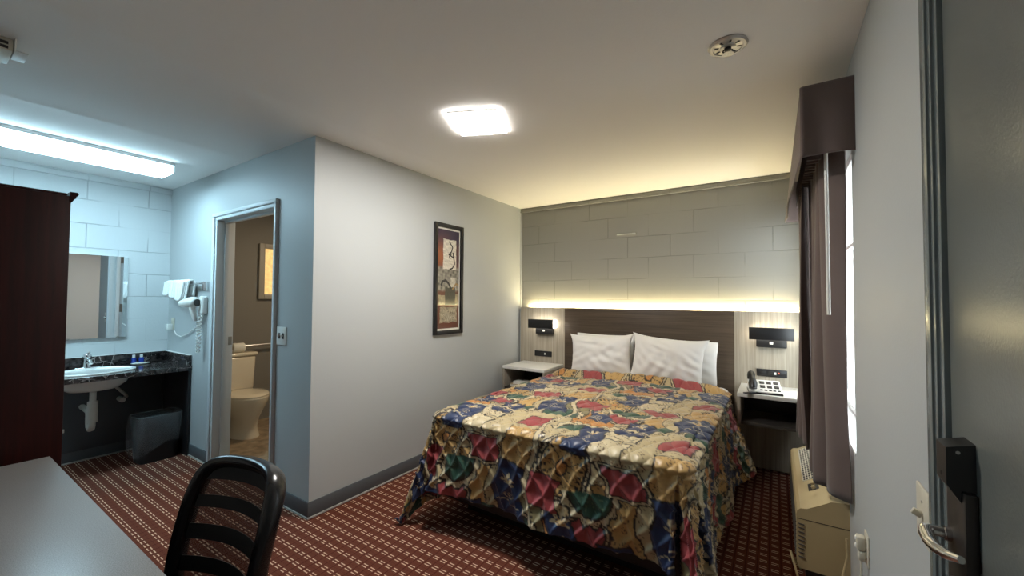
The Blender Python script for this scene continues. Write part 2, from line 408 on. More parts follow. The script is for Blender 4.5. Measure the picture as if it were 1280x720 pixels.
MB().tube([(DX1-.045, YB+.93, .98), (DX1-.085, YB+.93, .98)], .011, 12).lathe([(0, -.045), (.022, -.04), (.028, -.022), (.022, -.006), (.012, 0)], (DX1-.08, YB+.93, .98), 20, ax='x').build('door_knob', 'nickel', d2)

# entry door in the right wall: moulded frame, leaf, card-reader lock and lever
fr = MB()
STEPS = ((-.010, .012, .003), (.012, .030, .008), (.030, .066, .012), (.066, .080, .008), (.080, .090, .004))
for (d0, d1, h) in STEPS:
    fr.box(XR-h, XR+.05, EY1+d0, EY1+d1, 0, EZ+d0, .0015).box(XR-h, XR+.05, EY0-d1, EY0-d0, 0, EZ+d0, .0015)
    fr.box(XR-h, XR+.05, EY0-d1, EY1+d1, EZ+d0, EZ+d1, .0015)
fr.box(XR+.075, XR+.11, EY0-.01, EY0+.03, 0, EZ).box(XR+.075, XR+.11, EY1-.03, EY1+.01, 0, EZ).box(XR+.075, XR+.11, EY0, EY1, EZ-.03, EZ+.01)
struct(fr, 'trim_5', 'frame_dark')
d1 = struct(MB().box(XR+.005, XR+.05, EY0+.014, EY1-.014, .008, EZ-.014, .002), 'door_1', 'paint_door')
lx = XR+.005
lk = MB().prism([(lx, 1.142), (lx-.037, 1.132), (lx-.037, 1.066), (lx-.0185, 1.036), (lx-.0185, 1.058), (lx, 1.058)], 1, 1.036, 1.088).build('lock_housing', 'black', d1, 20)
MB().tube([(lx-.022, 1.0362, 1.125), (lx-.022, 1.0350, 1.125)], .003, 10).build('lock_screw', 'nickel', lk)
MB().tube([(lx-.0368, 1.062, 1.078), (lx-.0376, 1.062, 1.078)], .004, 12).build('lock_button', 'blackmatte', lk)
MB().box(lx-.018, lx, 1.026, 1.118, .70, 1.0575, .004).build('escutcheon', 'plate_brown', d1)
MB().tube([(lx-.017, 1.098, .955), (lx-.026, 1.098, .955)], .013, 20).tube([(lx-.02, 1.098, .955), (lx-.044, 1.098, .956), (lx-.053, 1.092, .956), (lx-.055, 1.080, .953), (lx-.055, 1.055, .950), (lx-.052, 1.03, .951), (lx-.046, 1.00, .957), (lx-.036, .978, .964)],
   [.010, .010, .011, .011, .0105, .0095, .008, .006], 14).build('lever_handle', 'chrome', d1)
MB().tube([(lx-.017, 1.07, .88), (lx-.026, 1.07, .88)], .011, 16).build('thumb_turn', 'nickel', d1)

# window: frame, glass, sill; daylight comes from the sky outside
fr = MB(); fw = .045
for (a, b_, c, d) in ((WY0, WY0+fw, WZ0, WZ1), (WY1-fw, WY1, WZ0, WZ1), (WY0+fw, WY1-fw, WZ0, WZ0+fw), (WY0+fw, WY1-fw, WZ1-fw, WZ1), ((WY0+WY1)/2-.02, (WY0+WY1)/2+.02, WZ0+fw, WZ1-fw)):
    fr.box(XR+.09, XR+.14, a, b_, c, d, .004)
wo = struct(fr, 'window_1', 'white')
MB().box(XR+.112, XR+.117, WY0+.02, WY1-.02, WZ0+.02, WZ1-.02).build('glass', 'glass', wo, 0)
MB().box(XR-.004, XR+.10, WY0+.001, WY1-.001, WZ0-.004, WZ0+.012, .003).build('window_sill', 'white', wo)
wb = thing('window_blind', 'white slatted blind in the window behind the brown curtain', 'blind', (XR+.045, WY0, WZ1))
MB().box(-.02, .02, .012, WY1-WY0-.012, -.035, 0, .004).build('headrail', 'white', wb)
sl = MB()
for k in range(14):
    sl.box(-.012, .012, .014, WY1-WY0-.014, -.07-k*.026, -.0688-k*.026, 0, rot=Matrix.Rotation(.12, 3, 'Y'))
sl.build('slats', 'white', wb, 0)
for y in (.12, .72, 1.33): MB().tube([(0, y, -.03), (0, y, -.42)], .0012, 6).build('ladder_cord', 'white', wb)
MB().box(-.013, .013, .014, WY1-WY0-.014, -.44, -.422, .003).build('bottom_rail', 'white', wb)

# small framed gold pane on the bathroom wall, glow added as emission
WB = (2.265, 2.85, 1.375, 2.01)
fr = MB()
for (a, b_, c, d) in ((WB[0], WB[0]+.06, WB[2], WB[3]), (WB[1]-.06, WB[1], WB[2], WB[3]), (WB[0]+.06, WB[1]-.06, WB[2], WB[2]+.055), (WB[0]+.06, WB[1]-.06, WB[3]-.055, WB[3])):
    fr.box(XS, XS+.035, a, b_, c, d, .005)
wo = struct(fr, 'framed_pane', 'bath_trim')
MB().box(XS+.002, XS+.012, WB[0]+.055, WB[1]-.055, WB[2]+.05, WB[3]-.05).build('glass', 'gold_pane', wo, 0)

# ================================================================== BED
BXC, BW, BTOP, BFOOT = -1.075, .745, .655, 1.90          # centre, half width, mattress top, foot end
bed = thing('bed', 'queen bed with white mattress and dark base against the wooden headboard', 'bed', (BXC, BFOOT, 0))
BL = 3.915-BFOOT
MB().box(-BW+.10, BW-.10, .22, BL-.02, 0, .14, .004).build('base', 'blackmatte', bed)
MB().box(-BW+.02, BW-.02, .03, BL, .14, .38, .03, 3).build('box_spring', 'blackmatte', bed)
MB().box(-BW+.01, BW-.01, .02, BL, .38, BTOP-.015, .06, 4).build('mattress', 'linen', bed)
sh = MB().box(-BW-.004, BW+.004, 1.45, BL+.004, .40, BTOP-.004, .06, 4).build('sheet', 'linen', bed)

# ---- printed quilted bedspread: cloth laid over the bed, corners hanging in folds
def spread():
    DR = .545; DF = .475; L0 = 1.70                                  # drop, length of the flat top
    step = .0058
    ss = np.arange(-(BW+DR), BW+DR+1e-6, step); tt = np.arange(.015, L0+DF+.01, step)
    s_, t_ = np.meshgrid(ss, tt, indexing='ij')
    r = .075; hw = BW-.035; top = BTOP+.012
    yfoot = BFOOT+.045; y0 = yfoot+L0
    sg = np.sign(s_); a = np.maximum(np.abs(s_)-hw, 0); b = np.maximum(t_-L0, 0)
    rho = np.hypot(a, b); phi = np.arctan2(b, a)          # 0 side, pi/2 foot
    q = PI*r/2
    on = np.clip(rho, 0, q)
    out = r*np.sin(on/r); down = r*(1-np.cos(on/r))
    ex = np.maximum(rho-q, 0)
    # flare angle of what hangs
    corner = (a > 0) & (b > 0)
    p = phi/(PI/2)
    fold_pos = np.where(s_ < 0, .50, .52); fold_w = np.where(s_ < 0, .20, .20)
    base_b = .10+.02*np.sin(5*t_)+.0*s_
    side = np.exp(-((p-fold_pos)/fold_w)**2)
    tuck = np.exp(-((p-.92)/.10)**2)*.46+np.exp(-((p-.08)/.09)**2)*.20
    beta_c = .10+.34*side-np.where(corner, tuck, 0)
    ed = np.where(b > 0, 0, 1)
    beta_side = .13+.05*np.sin(t_*7.5+sg)*sstep(0, .2, ex)+.20*sstep(.80, .10, t_)*(sg > 0)+.05*sstep(.7, 0, t_)*(sg < 0)
    beta_foot = .13+.10*np.sin(s_*8.2+.6)*sstep(.05, .4, ex)+.05*np.sin(s_*17+1)*sstep(.1, .5, ex)
    beta = np.where(corner, 0, np.where(b > 0, beta_foot, beta_side))
    # blend corner zone to the straight sides
    b_side0 = .13+.05*np.sin(L0*7.5+sg); b_foot0 = .13+.10*np.sin(sg*hw*8.2+.6)+.05*np.sin(sg*hw*17+1)
    beta_corner = beta_c-.10+b_side0*(1-sstep(0, .5, p))+b_foot0*sstep(.5, 1, p)
    beta = np.where(corner, beta_corner, beta)
    azp = np.where(corner, sstep(.0, .55, p)*.62+sstep(.45, 1, p)*.38, np.where(b > 0, 1, 0))
    az = azp*PI/2
    out = out+ex*np.sin(beta); down = down+ex*np.cos(beta)
    X = sg*(np.minimum(np.abs(s_), hw)+out*np.cos(az)); Y = y0-np.minimum(t_, L0)-out*np.sin(az)
    Z = top-down
    Y = Y-np.where(b > 0, 0, ex*.42*sstep(.55, .0, t_))
    # slack on the floor
    fl = np.maximum(.016-Z, 0); Z = np.maximum(Z, .016+.0*Z)
    X += sg*fl*np.cos(az)*.7; Y -= fl*np.sin(az)*.7
    # soft top: slight crown, roll of cloth under the pillows
    flat = (rho <= 0)
    Z += .012*np.cos(np.clip(np.abs(s_)/hw, 0, 1)*PI/2)*sstep(0, .25, L0-t_)
    Z += (.046*np.exp(-((t_-.085)/.045)**2)-.016*np.exp(-((t_-.165)/.022)**2))*sstep(.05, -.05, np.abs(s_)-hw)
    Z += .006*(np.sin(5*s_+3*t_)+np.sin(-3*s_+6.5*t_+1))*(rho <= 0)
    # vertical drape folds below the edge
    P = np.stack([X, Y, Z], -1)
    du = np.gradient(P, axis=0); dv = np.gradient(P, axis=1)
    nn = np.cross(du, dv); nn /= np.linalg.norm(nn, axis=-1, keepdims=True)+1e-9
    nn *= np.where((nn[..., 2:3] < -.6), -1, 1)
    c = s_+BW+DR
    # ogee quilting
    A = .105; B = .150
    u = s_/A+.18*np.sin(2*PI*t_/B*.5); v = t_/B
    k1 = np.abs(np.sin(PI*(u+v))); k2 = np.abs(np.sin(PI*(u-v)))
    puff = (np.minimum(k1, k2))**.48
    wr = rng.normal(size=(26, 4))
    crease = sum(np.sin(40*w_[0]*s_+40*w_[1]*t_+9*w_[2]) for w_ in wr)/26
    hang = sstep(.0, .12, rho)
    hgt = puff*(.013+.011*hang)+crease*.004*(.5+hang)*puff
    P = P+nn*hgt[..., None]
    P += np.array([BXC, 0, 0]); 
    return s_, t_, P, puff, hang

def print_cols(s_, t_, puff):
    """printed patchwork: blue lotus panels, rose and green patches, gold ground, cream scrolls with dark outlines"""
    s_, t_ = s_*.80, t_*.80
    TW, TH = .66, .70
    rown = np.floor(t_/TH)
    x = np.mod(s_+.16+rown*.0+TW*20, TW); y = np.mod(t_+.06, TH)
    wx = .012*np.sin(9*t_+4*s_)+.008*np.sin(23*s_+11*t_); wy = .012*np.sin(10*s_-5*t_)+.008*np.sin(19*t_+7*s_)
    x = np.mod(x+wx, TW); y = np.mod(y+wy, TH)
    gold = np.array([.48, .30, .11]); tan = np.array([.46, .37, .21]); cream = np.array([.55, .46, .29]); blue = np.array([.015, .030, .088])
    rose = np.array([.30, .050, .055]); green = np.array([.025, .075, .052]); dark = np.array([.022, .018, .016]); orange = np.array([.47, .21, .06])
    olive = np.array([.21, .18, .09])
    C = np.ones(s_.shape+(3,))*tan
    def put(mask, col): C[mask] = col
    def wrapd(v, c, p): d = v-c; return d-p*np.round(d/p)
    def sh(cx, cy): return wrapd(x, cx, TW), wrapd(y, cy, TH)
    def outline(sd, col=dark, wd=.0045): put(np.abs(sd) < wd, col)
    def blobs(cx, cy, rx, ry, col, lob=0, ph=0, border=None, rot=0):
        dx, dy = sh(cx, cy)
        if rot: dx, dy = dx*math.cos(rot)+dy*math.sin(rot), -dx*math.sin(rot)+dy*math.cos(rot)
        an = np.arctan2(dy/ry, dx/rx); rr = np.hypot(dx/rx, dy/ry)*(1+lob*np.sin(an*5+ph))
        sd = (rr-1)*min(rx, ry)
        if border is not None: put(sd < .016, border); outline(sd-.016)
        put(sd < 0, col); outline(sd); return sd, an, rr
    def panel(cx, cy, hx, hy, col, ph=0, border=None, amp=.012, rot=0):
        dx, dy = sh(cx, cy)
        if rot: dx, dy = dx*math.cos(rot)+dy*math.sin(rot), -dx*math.sin(rot)+dy*math.cos(rot)
        ex_ = np.abs(dx+amp*np.sin(dy*34+ph))-hx; ey = np.abs(dy+amp*.5*np.sin(dx*30+ph))-hy
        sd = np.maximum(ex_, ey)
        if border is not None: put(sd < .013, border); outline(sd-.013, dark, .003)
        put(sd < 0, col); outline(sd, dark, .003); return sd, dx, dy
    def dots(sd, an, n_, r_, col):
        put((np.abs(sd-r_) < .0065) & (np.sin(an*n_) > .1), col)
    # ground patches
    panel(.08, .10, .085, .10, gold, .5); panel(.30, .47, .10, .12, orange, 2); panel(.50, .30, .09, .11, gold, 1)
    panel(.42, .05, .12, .07, cream, 1.2); panel(.16, .36, .075, .12, olive, 3)
    sd, an, rr = blobs(.30, .15, .105, .115, gold, .05, 0, cream); dots(sd, an, 26, -.016, dark)
    # sun flower scrolls
    put((np.abs(np.sin(an*6+rr*2)) < .16) & (rr < .72) & (rr > .25), dark); put(rr < .22, orange); outline((rr-.24)*.1, dark, .004)
    sd, an, rr = blobs(.47, .58, .10, .095, cream, .07, 1); put((np.abs(np.sin(an*4+rr*5)) < .14) & (rr < .85) & (rr > .2), dark); put(rr < .2, gold)
    # rose patches
    panel(.21, .255, .082, .068, rose, 1.7, None, .016, .12); panel(.545, .165, .075, .055, rose, 4, cream, .014, -.15)
    blobs(.40, .385, .078, .060, rose, .10, 2, cream, .3); panel(.06, .60, .062, .055, rose, .4, None, .014)
    # green half rounds with cream scallops
    for (cx, cy, r_, u) in ((.42, .245, .085, 1), (.12, .47, .088, -1), (.575, .42, .06, 1), (.25, .62, .06, -1)):
        dx, dy = sh(cx, cy); rr = np.hypot(dx, dy); an = np.arctan2(dy, dx)
        half = dy*u > -.012
        put((rr < r_+.026+.007*np.sin(an*14)) & half, cream); put((np.abs(rr-r_-.026-.007*np.sin(an*14)) < .004) & half, dark)
        put((rr < r_) & half, green); put((np.abs(rr-r_) < .004) & half, dark)
        put((np.abs(np.sin(an*5+rr*40)) < .12) & (rr < r_*.8) & half, np.array([.10, .16, .09]))
    # blue panels with a gold lotus and a curl
    for (cx, cy, hx, hy) in ((.045, .31, .068, .125), (.355, .305-.33, .064, .118), (.51, .49, .060, .095), (.30, .40, .045, .07)):
        sd, dx, dy = panel(cx, cy, hx, hy, blue, 1.0+cx*9, None, .014)
        lx_, ly_ = dx, dy+.045
        an = np.arctan2(ly_, lx_); rr = np.hypot(lx_, ly_)
        pet = .036*np.abs(np.cos(an*3.5+PI/2))**.7
        put((rr < pet) & (ly_ < .012), cream); put((rr < pet*.45) & (ly_ < .01), gold)
        cx2, cy2 = dx-.004, dy-.022; an = np.arctan2(cy2, cx2); rr = np.hypot(cx2, cy2)
        sp = np.mod(rr/.012-an/(2*PI), 1); put((sp < .24) & (rr < .022), cream)
        put((np.abs(dy-.056-.012*np.sin(dx*60)) < .0025) & (np.abs(dx) < hx*.75), cream)
    # wavy cream ribbons with a dark beaded edge
    for (x0, am, fr_, ph) in ((.145, .022, 2, .3),):
        d = wrapd(x, x0+am*np.sin(fr_*2*PI*y/TH+ph), TW)
        put((np.abs(d) < .011), cream); put(np.abs(np.abs(d)-.012) < .0024, dark)
        put((np.abs(d-.022) < .0055) & (np.sin(y*2*PI/.018) > 0) & (np.sin(y*2*PI/TH*2+ph) > -.2), dark)
    for (y0, am, ph) in ((.53, .018, 2.),):
        d = wrapd(y, y0+am*np.sin(2*2*PI*x/TW+ph), TH); m_ = np.sin(x*2*PI/TW+ph*2) > -.1
        put((np.abs(d) < .010) & m_, cream); put((np.abs(np.abs(d)-.011) < .0025) & m_, dark)
    # small scrolls and leaf sprays everywhere on the light areas
    lum = C.mean(-1); light = lum > .20
    gx, gy = .052, .047
    iu = np.floor(s_/gx); iv = np.floor(t_/gy)
    hsh = np.mod(np.sin(iu*12.9898+iv*78.233)*43758.5453, 1)
    ux = np.mod(s_, gx)-gx/2; uy = np.mod(t_, gy)-gy/2
    an = np.arctan2(uy, ux)+hsh*6.28; rr = np.hypot(ux, uy)
    sp = np.mod(rr/.011-an/(2*PI), 1)
    put(light & (hsh > .45) & (sp < .20) & (rr < .018), np.array([.10, .06, .035]))
    put(light & (hsh < .28) & (np.abs(np.sin(an*2.5)) < .16) & (rr < .020) & (rr > .004), np.array([.11, .07, .04]))
    # darned fleck of the weave, crease shade painted into the colour along the quilting seams
    C *= (.93+.10*rng.random(s_.shape))[..., None]
    crease_shade = puff < .14
    C[crease_shade] *= .66
    return C
s_, t_, P_, puff_, hang_ = spread()
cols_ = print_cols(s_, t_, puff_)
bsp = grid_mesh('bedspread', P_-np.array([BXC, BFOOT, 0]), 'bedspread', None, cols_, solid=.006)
bsp.location = (BXC, BFOOT, 0)
tag(bsp, 'quilted multicoloured patchwork print bedspread draped over the bed to the floor', 'bedspread')

# ---- pillows
def pillow(name, label, wd, ht, th, loc, rx, ry, rz, seed, ears):
    g = np.random.default_rng(seed)
    n, m = 90, 70
    u, v = np.meshgrid(np.linspace(-1, 1, n), np.linspace(-1, 1, m), indexing='ij')
    def side(sg):
        fu = np.clip(1-np.abs(u)**2.6, 0, 1)**.55; fv = np.clip(1-np.abs(v)**2.4, 0, 1)**.55
        zz = th/2*fu*fv
        # pulled-in edges, pointed corners
        xx = u*wd/2*(1-.055*(1-v**2)**1*np.abs(u)**3*1.0); yy = v*ht/2*(1-.07*(1-u**2)*np.abs(v)**3)
        cr = (np.abs(u)*np.abs(v))**5
        xx = xx*(1+ears*cr); yy = yy*(1+ears*cr)
        w_ = 0
        for i in range(18):
            a = g.uniform(.2, 1.35)*g.choice([-1, 1, 1]); k = g.uniform(7, 22); ph = g.uniform(0, 6.28); cx_, cy_ = g.uniform(-1, 1, 2); sz = g.uniform(.25, .6)
            w_ = w_+np.sin(k*(math.sin(a)*u+math.cos(a)*v)+ph)*np.exp(-((u-cx_)**2+(v-cy_)**2)/sz**2)
        zz = zz+w_*.0075*(fu*fv)**.5*(1 if sg > 0 else .6)
        return np.stack([xx, sg*zz, yy], -1)
    mb = MB(); A = side(-1); B = side(1)
    mb.grid(A); mb.grid(B)
    bmesh.ops.remove_doubles(mb.bm, verts=mb.bm.verts, dist=.0004)
    o = mb.build(name, 'linen', None, 60)
    o.location = loc; o.rotation_euler = (rx, ry, rz)
    return tag(o, label, 'pillow', 'white bed pillows')
ZP = BTOP+.012
pillow('pillow', 'white pillow behind the left front pillow, rounded edge showing at its left', .60, .39, .15, (-1.410, 3.835, ZP+.197), -.12, .0, .02, 1, -.02)
pillow('pillow', 'white pillow behind the right front pillow, edge showing by the dark headboard', .62, .375, .16, (-.715, 3.83, ZP+.190), -.12, .02, -.02, 2, -.03)
pillow('pillow', 'white front pillow on the left with a pointed corner towards the middle', .585, .385, .17, (-1.390, 3.672, ZP+.198), -.20, -.045, .05, 3, .075)
pillow('pillow', 'white front pillow on the right, creased and leaning on the one behind', .60, .40, .17, (-.790, 3.668, ZP+.203), -.22, .055, -.04, 4, .075)

# ================================================================== HEADBOARD, SCONCES, NIGHT STANDS
hb = thing('headboard', 'wall-wide wooden headboard with dark centre panel and lit top edge', 'headboard', (-1.09, YH, 0))
HX = -1.09; yf = -.062; zt = 1.302
MB().box(-1.887-HX, -.296-HX, yf, -.035, .02, zt, .002).build('center_panel', 'wenge_h', hb)
MB().box(XL+.035-HX, -1.887-HX, yf, -.035, .02, zt, .002).build('side_panel', 'oak_v', hb)
MB().box(-.296-HX, XR-.008-HX, yf, -.035, .02, zt, .002).build('side_panel', 'oak_v', hb)
MB().box(XL+.035-HX, XR-.008-HX, -.035, -.003, .02, 1.286, .001).build('backing_batten', 'dark_lam', hb)
MB().box(XL+.12-HX, XR-.10-HX, -.034, -.020, 1.288, 1.2955).build('led_strip', 'led_strip', hb, 0)['label'] = 'warm glowing light strip'

def sconce(label, x):
    t = thing('wall_sconce', label, 'wall lamp', (x, YH+yf, 1.127), 0, 'black bedside sconces')
    MB().box(-.105, .105, -.045, 0, -.115, -.035, .008, 3).build('back_plate', 'black', t)
    MB().box(-.147, .147, -.117, -.012, -.040, .042, .004).build('diffuser', 'led_sconce', t)['label'] = 'white glowing diffuser box'
    MB().box(-.152, .152, -.128, -.119, -.048, .050, .003).build('front_shade', 'black', t)
    sw = MB().box(-.012, .012, -.050, -.045, -.088, -.068, .002).build('switch', 'plastic', t)
    return t
sconce('black box sconce beside the bare grey wall, over the left night stand', -2.115)
sconce('black box sconce beside the curtain, above the telephone', -.030)

def night_stand(label, x0, x1):
    xc = (x0+x1)/2; w_ = (x1-x0)/2
    t = thing('night_stand', label, 'night stand', (xc, YH+yf, .465), 0, 'wall-hung night stands')
    MB().box(-w_, w_, -.43, 0, .205, .235, .003).build('top', 'night_top', t)
    MB().box(-w_, -w_+.022, -.425, 0, 0, .205, .002).build('side_panel', 'night_side', t)
    MB().box(w_-.022, w_, -.425, 0, 0, .205, .002).build('side_panel', 'night_side', t)
    MB().box(-w_+.022, w_-.022, -.42, 0, 0, .02, .002).build('shelf', 'dark_lam', t)
    MB().box(-w_+.022, w_-.022, -.02, 0, .02, .205, .001).build('back_panel', 'dark_lam', t)
    return t
night_stand('open pale-topped night stand between the grey wall and the bed', -2.395, -1.90)
night_stand('open pale-topped night stand carrying the telephone', -.248, .150)

def power_strip(label, x, z):
    t = thing('power_outlet', label, 'outlet', (x, YH+yf, z), 0, 'black outlet strips on the headboard')
    MB().box(-.105, .105, -.012, 0, -.030, .030, .004).build('cover_plate', 'black', t)
    for dx in (-.055, .0):
        f = MB().box(dx-.018, dx+.018, -.0135, -.012, -.018, .018, .001).build('socket', 'blackmatte', t)
    MB().box(.018, .032, -.0145, -.012, -.010, .010, .001).build('usb_port', 'plastic', t)
    return t
a_ = power_strip('black outlet strip on the headboard below the left sconce', -2.143, .795)
b_ = power_strip('black outlet strip on the headboard behind the telephone', -.030, .802)
MB().tube([(.048, -.012, .004), (.048, -.0145, .004)], .005, 10).build('indicator', 'red_led', b_)

# telephone: grey-white body with speed-dial photo keys, black handset on the left
ph = thing('telephone', 'white desk telephone with black handset on the right night stand', 'telephone', (-.075, 3.62, .70), .12)
MB().prism([(-.09, 0), (.095, 0), (.095, .075), (.075, .078), (-.09, .018)], 0, -.105, .105).build('body', 'plastic', ph, 20)
MB().prism([(-.095, 0), (.1, 0), (.1, .012), (-.095, .012)], 0, -.108, .108).build('base', 'black', ph)
tilt = math.atan2(.06, .165)
for r_ in range(2):
    for c_ in range(3):
        y = -.02+r_*.055; z = .018+(y+.09)*.364+.001
        k_ = MB().box(-.030+c_*.045, .002+c_*.045, y-.018, y+.018, z-.001, z+.004, .002, rot=Matrix.Rotation(tilt, 3, 'X')).build('speed_key', 'dark_lam' if r_ else 'black', ph)
for c_ in range(5):
    y = -.066; z = .018+(y+.09)*.364+.001
    MB().box(-.034+c_*.028, -.016+c_*.028, y-.006, y+.006, z-.001, z+.003, .001, rot=Matrix.Rotation(tilt, 3, 'X')).build('dial_key', 'blackmatte', ph)
MB().tube([(-.082, -.10, .040), (-.082, -.085, .075), (-.080, -.04, .098), (-.08, .03, .112), (-.08, .072, .112), (-.082, .10, .085)], [.026, .030, .020, .019, .028, .024], 14, flat=1.25).build('handset', 'black', ph, 60)
cd_ = [(-.085-.012*math.cos(i*1.1)-.05*math.sin(i/60*PI), -.10-.045*math.sin(i/60*PI)-.012*math.sin(i*1.1), .010+.004*math.sin(i*1.1)) for i in range(61)]
MB().tube(cd_, .0045, 6).build('coil_cord', 'black', ph)

# book pile in the left stand
bk = thing('book', 'tan covered book lying inside the left night stand, under the white one', 'book', (-2.22, 3.60, .486))
MB().box(-.095, .095, -.07, .07, .003, .026, .001).build('pages', 'paper', bk); MB().box(-.1, .1, -.075, .075, 0, .003, .001).box(-.1, .1, -.075, .075, .026, .030, .001).build('cover', 'kraft', bk)
bk = thing('book', 'white covered booklet on top of the tan book in the left night stand', 'book', (-2.21, 3.60, .517), .08)
MB().box(-.078, .078, -.058, .058, .002, .022, .001).build('pages', 'paper', bk); MB().box(-.082, .082, -.062, .062, 0, .002, .0005).box(-.082, .082, -.062, .062, .022, .026, .001).build('cover', 'plastic', bk)

# ================================================================== WALL ART
def art():
    y0, y1, z0, z1 = 2.545, 2.925, 1.075, 2.062
    t = thing('framed_art', 'tall narrow black framed abstract print on the grey wall', 'picture', (XL, (y0+y1)/2, (z0+z1)/2))
    hw, hh = (y1-y0)/2, (z1-z0)/2; f = .036
    fr = MB()
    fr.box(0, .026, -hw, -hw+f, -hh, hh, .004).box(0, .026, hw-f, hw, -hh, hh, .004).box(0, .026, -hw+f, hw-f, -hh, -hh+f, .004).box(0, .026, -hw+f, hw-f, hh-f, hh, .004)
    fr.build('frame', 'black', t)
    MB().box(.001, .008, -hw+f-.002, hw-f+.002, -hh+f-.002, hh-f+.002).build('mat_board', 'paper', t)
    n, m = 130, 400; pw, ph_ = hw-f-.014, hh-f-.016
    u, v = np.meshgrid(np.linspace(0, 1, n), np.linspace(0, 1, m), indexing='ij')   # u left-right, v bottom-top
    C = np.zeros((n, m, 3)); g = np.random.default_rng(5)
    def noise(k, s):
        a = 0
        for i in range(10):
            d = g.normal(size=2)*k; a = a+np.sin(d[0]*u+d[1]*v*3+g.uniform(0, 6.28))
        return a/10*s
    br = np.array([.12, .035, .018]); pu = np.array([.035, .022, .05]); gy = np.array([.22, .20, .16]); wh = np.array([.58, .54, .45]); dk = np.array([.015, .012, .012])
    top = sstep(.55, .95, v+noise(6, .3)); C[:] = br; C = C*(1-top[..., None])+pu*top[..., None]
    rust = np.exp(-((u-.12)/.25)**2-((v-.74)/.14)**2)[..., None]; C = C*(1-rust*.8)+np.array([.33, .10, .03])*rust*.8
    md = (sstep(.36, .40, v)*sstep(.64, .60, v))[..., None]; C = C*(1-md)+gy*(1+noise(25, 1.2))[..., None]*md
    def rect(u0, u1, v0, v1, col, tex=0, wob=.012):
        m_ = (u > u0+noise(12, wob*3)) & (u < u1+noise(12, wob*3)) & (v > v0+noise(12, wob)) & (v < v1+noise(12, wob)); c = np.ones((n, m, 3))*col*(1+noise(40, tex))[..., None]; C[m_] = c[m_]; return m_
    rect(.24, .86, .60, .905, wh, .5); rect(.55, .85, .40, .52, wh*.8, .6); rect(.05, .95, .24, .34, np.array([.33, .27, .16]), .5)
    rect(.34, .83, .235, .415, np.array([.055, .052, .035]), .3); rect(.10, .90, .055, .215, np.array([.31, .26, .18]), .7)
    rect(.17, .83, .075, .195, np.array([.37, .32, .23]), .9)
    def curve(pts, wd, col):
        p = np.array(pts); d = np.full((n, m), 9.)
        for a, b_ in zip(p[:-1], p[1:]):
            for q in np.linspace(0, 1, 14):
                c = a+(b_-a)*q; d = np.minimum(d, np.hypot((u-c[0])*.30, (v-c[1])*.95))
        C[d < wd] = col
    curve([(.52, .88), (.68, .83), (.62, .78), (.50, .75), (.60, .74), (.74, .72), (.78, .66), (.68, .615), (.55, .60)], .007, dk)
    curve([(.62, .76), (.52, .73), (.56, .71)], .006, dk); curve([(.70, .77), (.76, .69)], .009, dk)
    curve([(.16, .44), (.22, .475), (.36, .485), (.50, .455), (.60, .41)], .011, dk); curve([(.70, .40), (.86, .455), (.97, .44)], .008, np.array([.30, .18, .06]))
    for i in range(26):
        a, b_ = g.uniform(.2, .8), g.uniform(.08, .19); curve([(a, b_), (a+g.normal()*.05, b_+g.normal()*.018)], .0022, np.array([.12, .09, .05]))
    for i in range(8): curve([(.2+i*.05, .47), (.19+i*.05, .57)], .0016, np.array([.12, .10, .08]))
    P = np.stack([np.full((n, m), .0095), -pw+u*2*pw, -ph_+v*2*ph_], -1)
    grid_mesh('print', P, 'print', t, C)
art()

# ================================================================== CEILING
lt = thing('ceiling_light', 'square glowing ceiling light panel set at an angle, nearer the bed', 'ceiling light', (-1.462, 1.864, H), math.radians(23.5))
MB().box(-.143, .143, -.151, .151, -.014, 0, .003).build('frame', 'white', lt)
MB().box(-.1435, .1435, -.1515, .1515, -.0148, -.0141, .0002).build('diffuser', 'led_panel', lt)['label'] = 'bright white square diffuser'

tl = thing('fluorescent_light', 'long fluorescent ceiling light over the sink, lit bluish white', 'ceiling light', (-4.06, .575, H))
prof = [(-.135, -.026), (-.133, -.072), (-.125, -.080), (.125, -.080), (.133, -.072), (.135, -.026)]
MB().box(-.138, .138, -.605, .605, -.026, 0, .003).build('housing', 'white', tl)
MB().box(-.126, .126, -.598, .598, -.0795, -.0745, .002).build('diffuser', 'led_tube', tl)['label'] = 'glowing flat lens'
for s_ in (-1, 1): MB().box(min(s_*.126, s_*.134), max(s_*.126, s_*.134), -.598, .598, -.078, -.026, .002).build('side_lens', 'led_side', tl)
for y in (-.606, .600):
    MB().prism([(-.138, -.018)]+[(a*1.02, b*1.02) for a, b in prof]+[(.138, -.018)], 1, y, y+.006).build('end_cap', 'white', tl, 20)

sp = thing('fire_sprinkler', 'pale round fire sprinkler with slotted cover plate on the ceiling near the curtain', 'sprinkler', (-.153, 1.848, H), .3)
sp.scale = (1, 1, .62)
MB().lathe([(.072, 0), (.074, -.006), (.066, -.016), (.056, -.018), (.054, -.013), (.030, -.013), (.028, -.019), (0, -.019)], n=40).build('cover_plate', 'escutcheon', sp, 30)
sl = MB()
for k in range(8):
    a = k*PI/4
    sl.box(.034, .050, -.004, .004, -.0146, -.0125, 0, rot=Matrix.Rotation(a, 3, 'Z'), piv=(0, 0, 0))
sl.build('slots', 'blackmatte', sp)
MB().tube([(0, 0, -.014), (0, 0, -.032)], .013, 14).tube([(.015, 0, -.03), (.019, 0, -.042), (.004, 0, -.058)], .0035, 8).tube([(-.015, 0, -.03), (-.019, 0, -.042), (-.004, 0, -.058)], .0035, 8).build('nozzle', 'blackmatte', sp)
df = MB().lathe([(.021, -.060), (.021, -.0575), (.005, -.057), (.005, -.063), (0, -.063)], n=24).build('deflector', 'escutcheon', sp, 30)

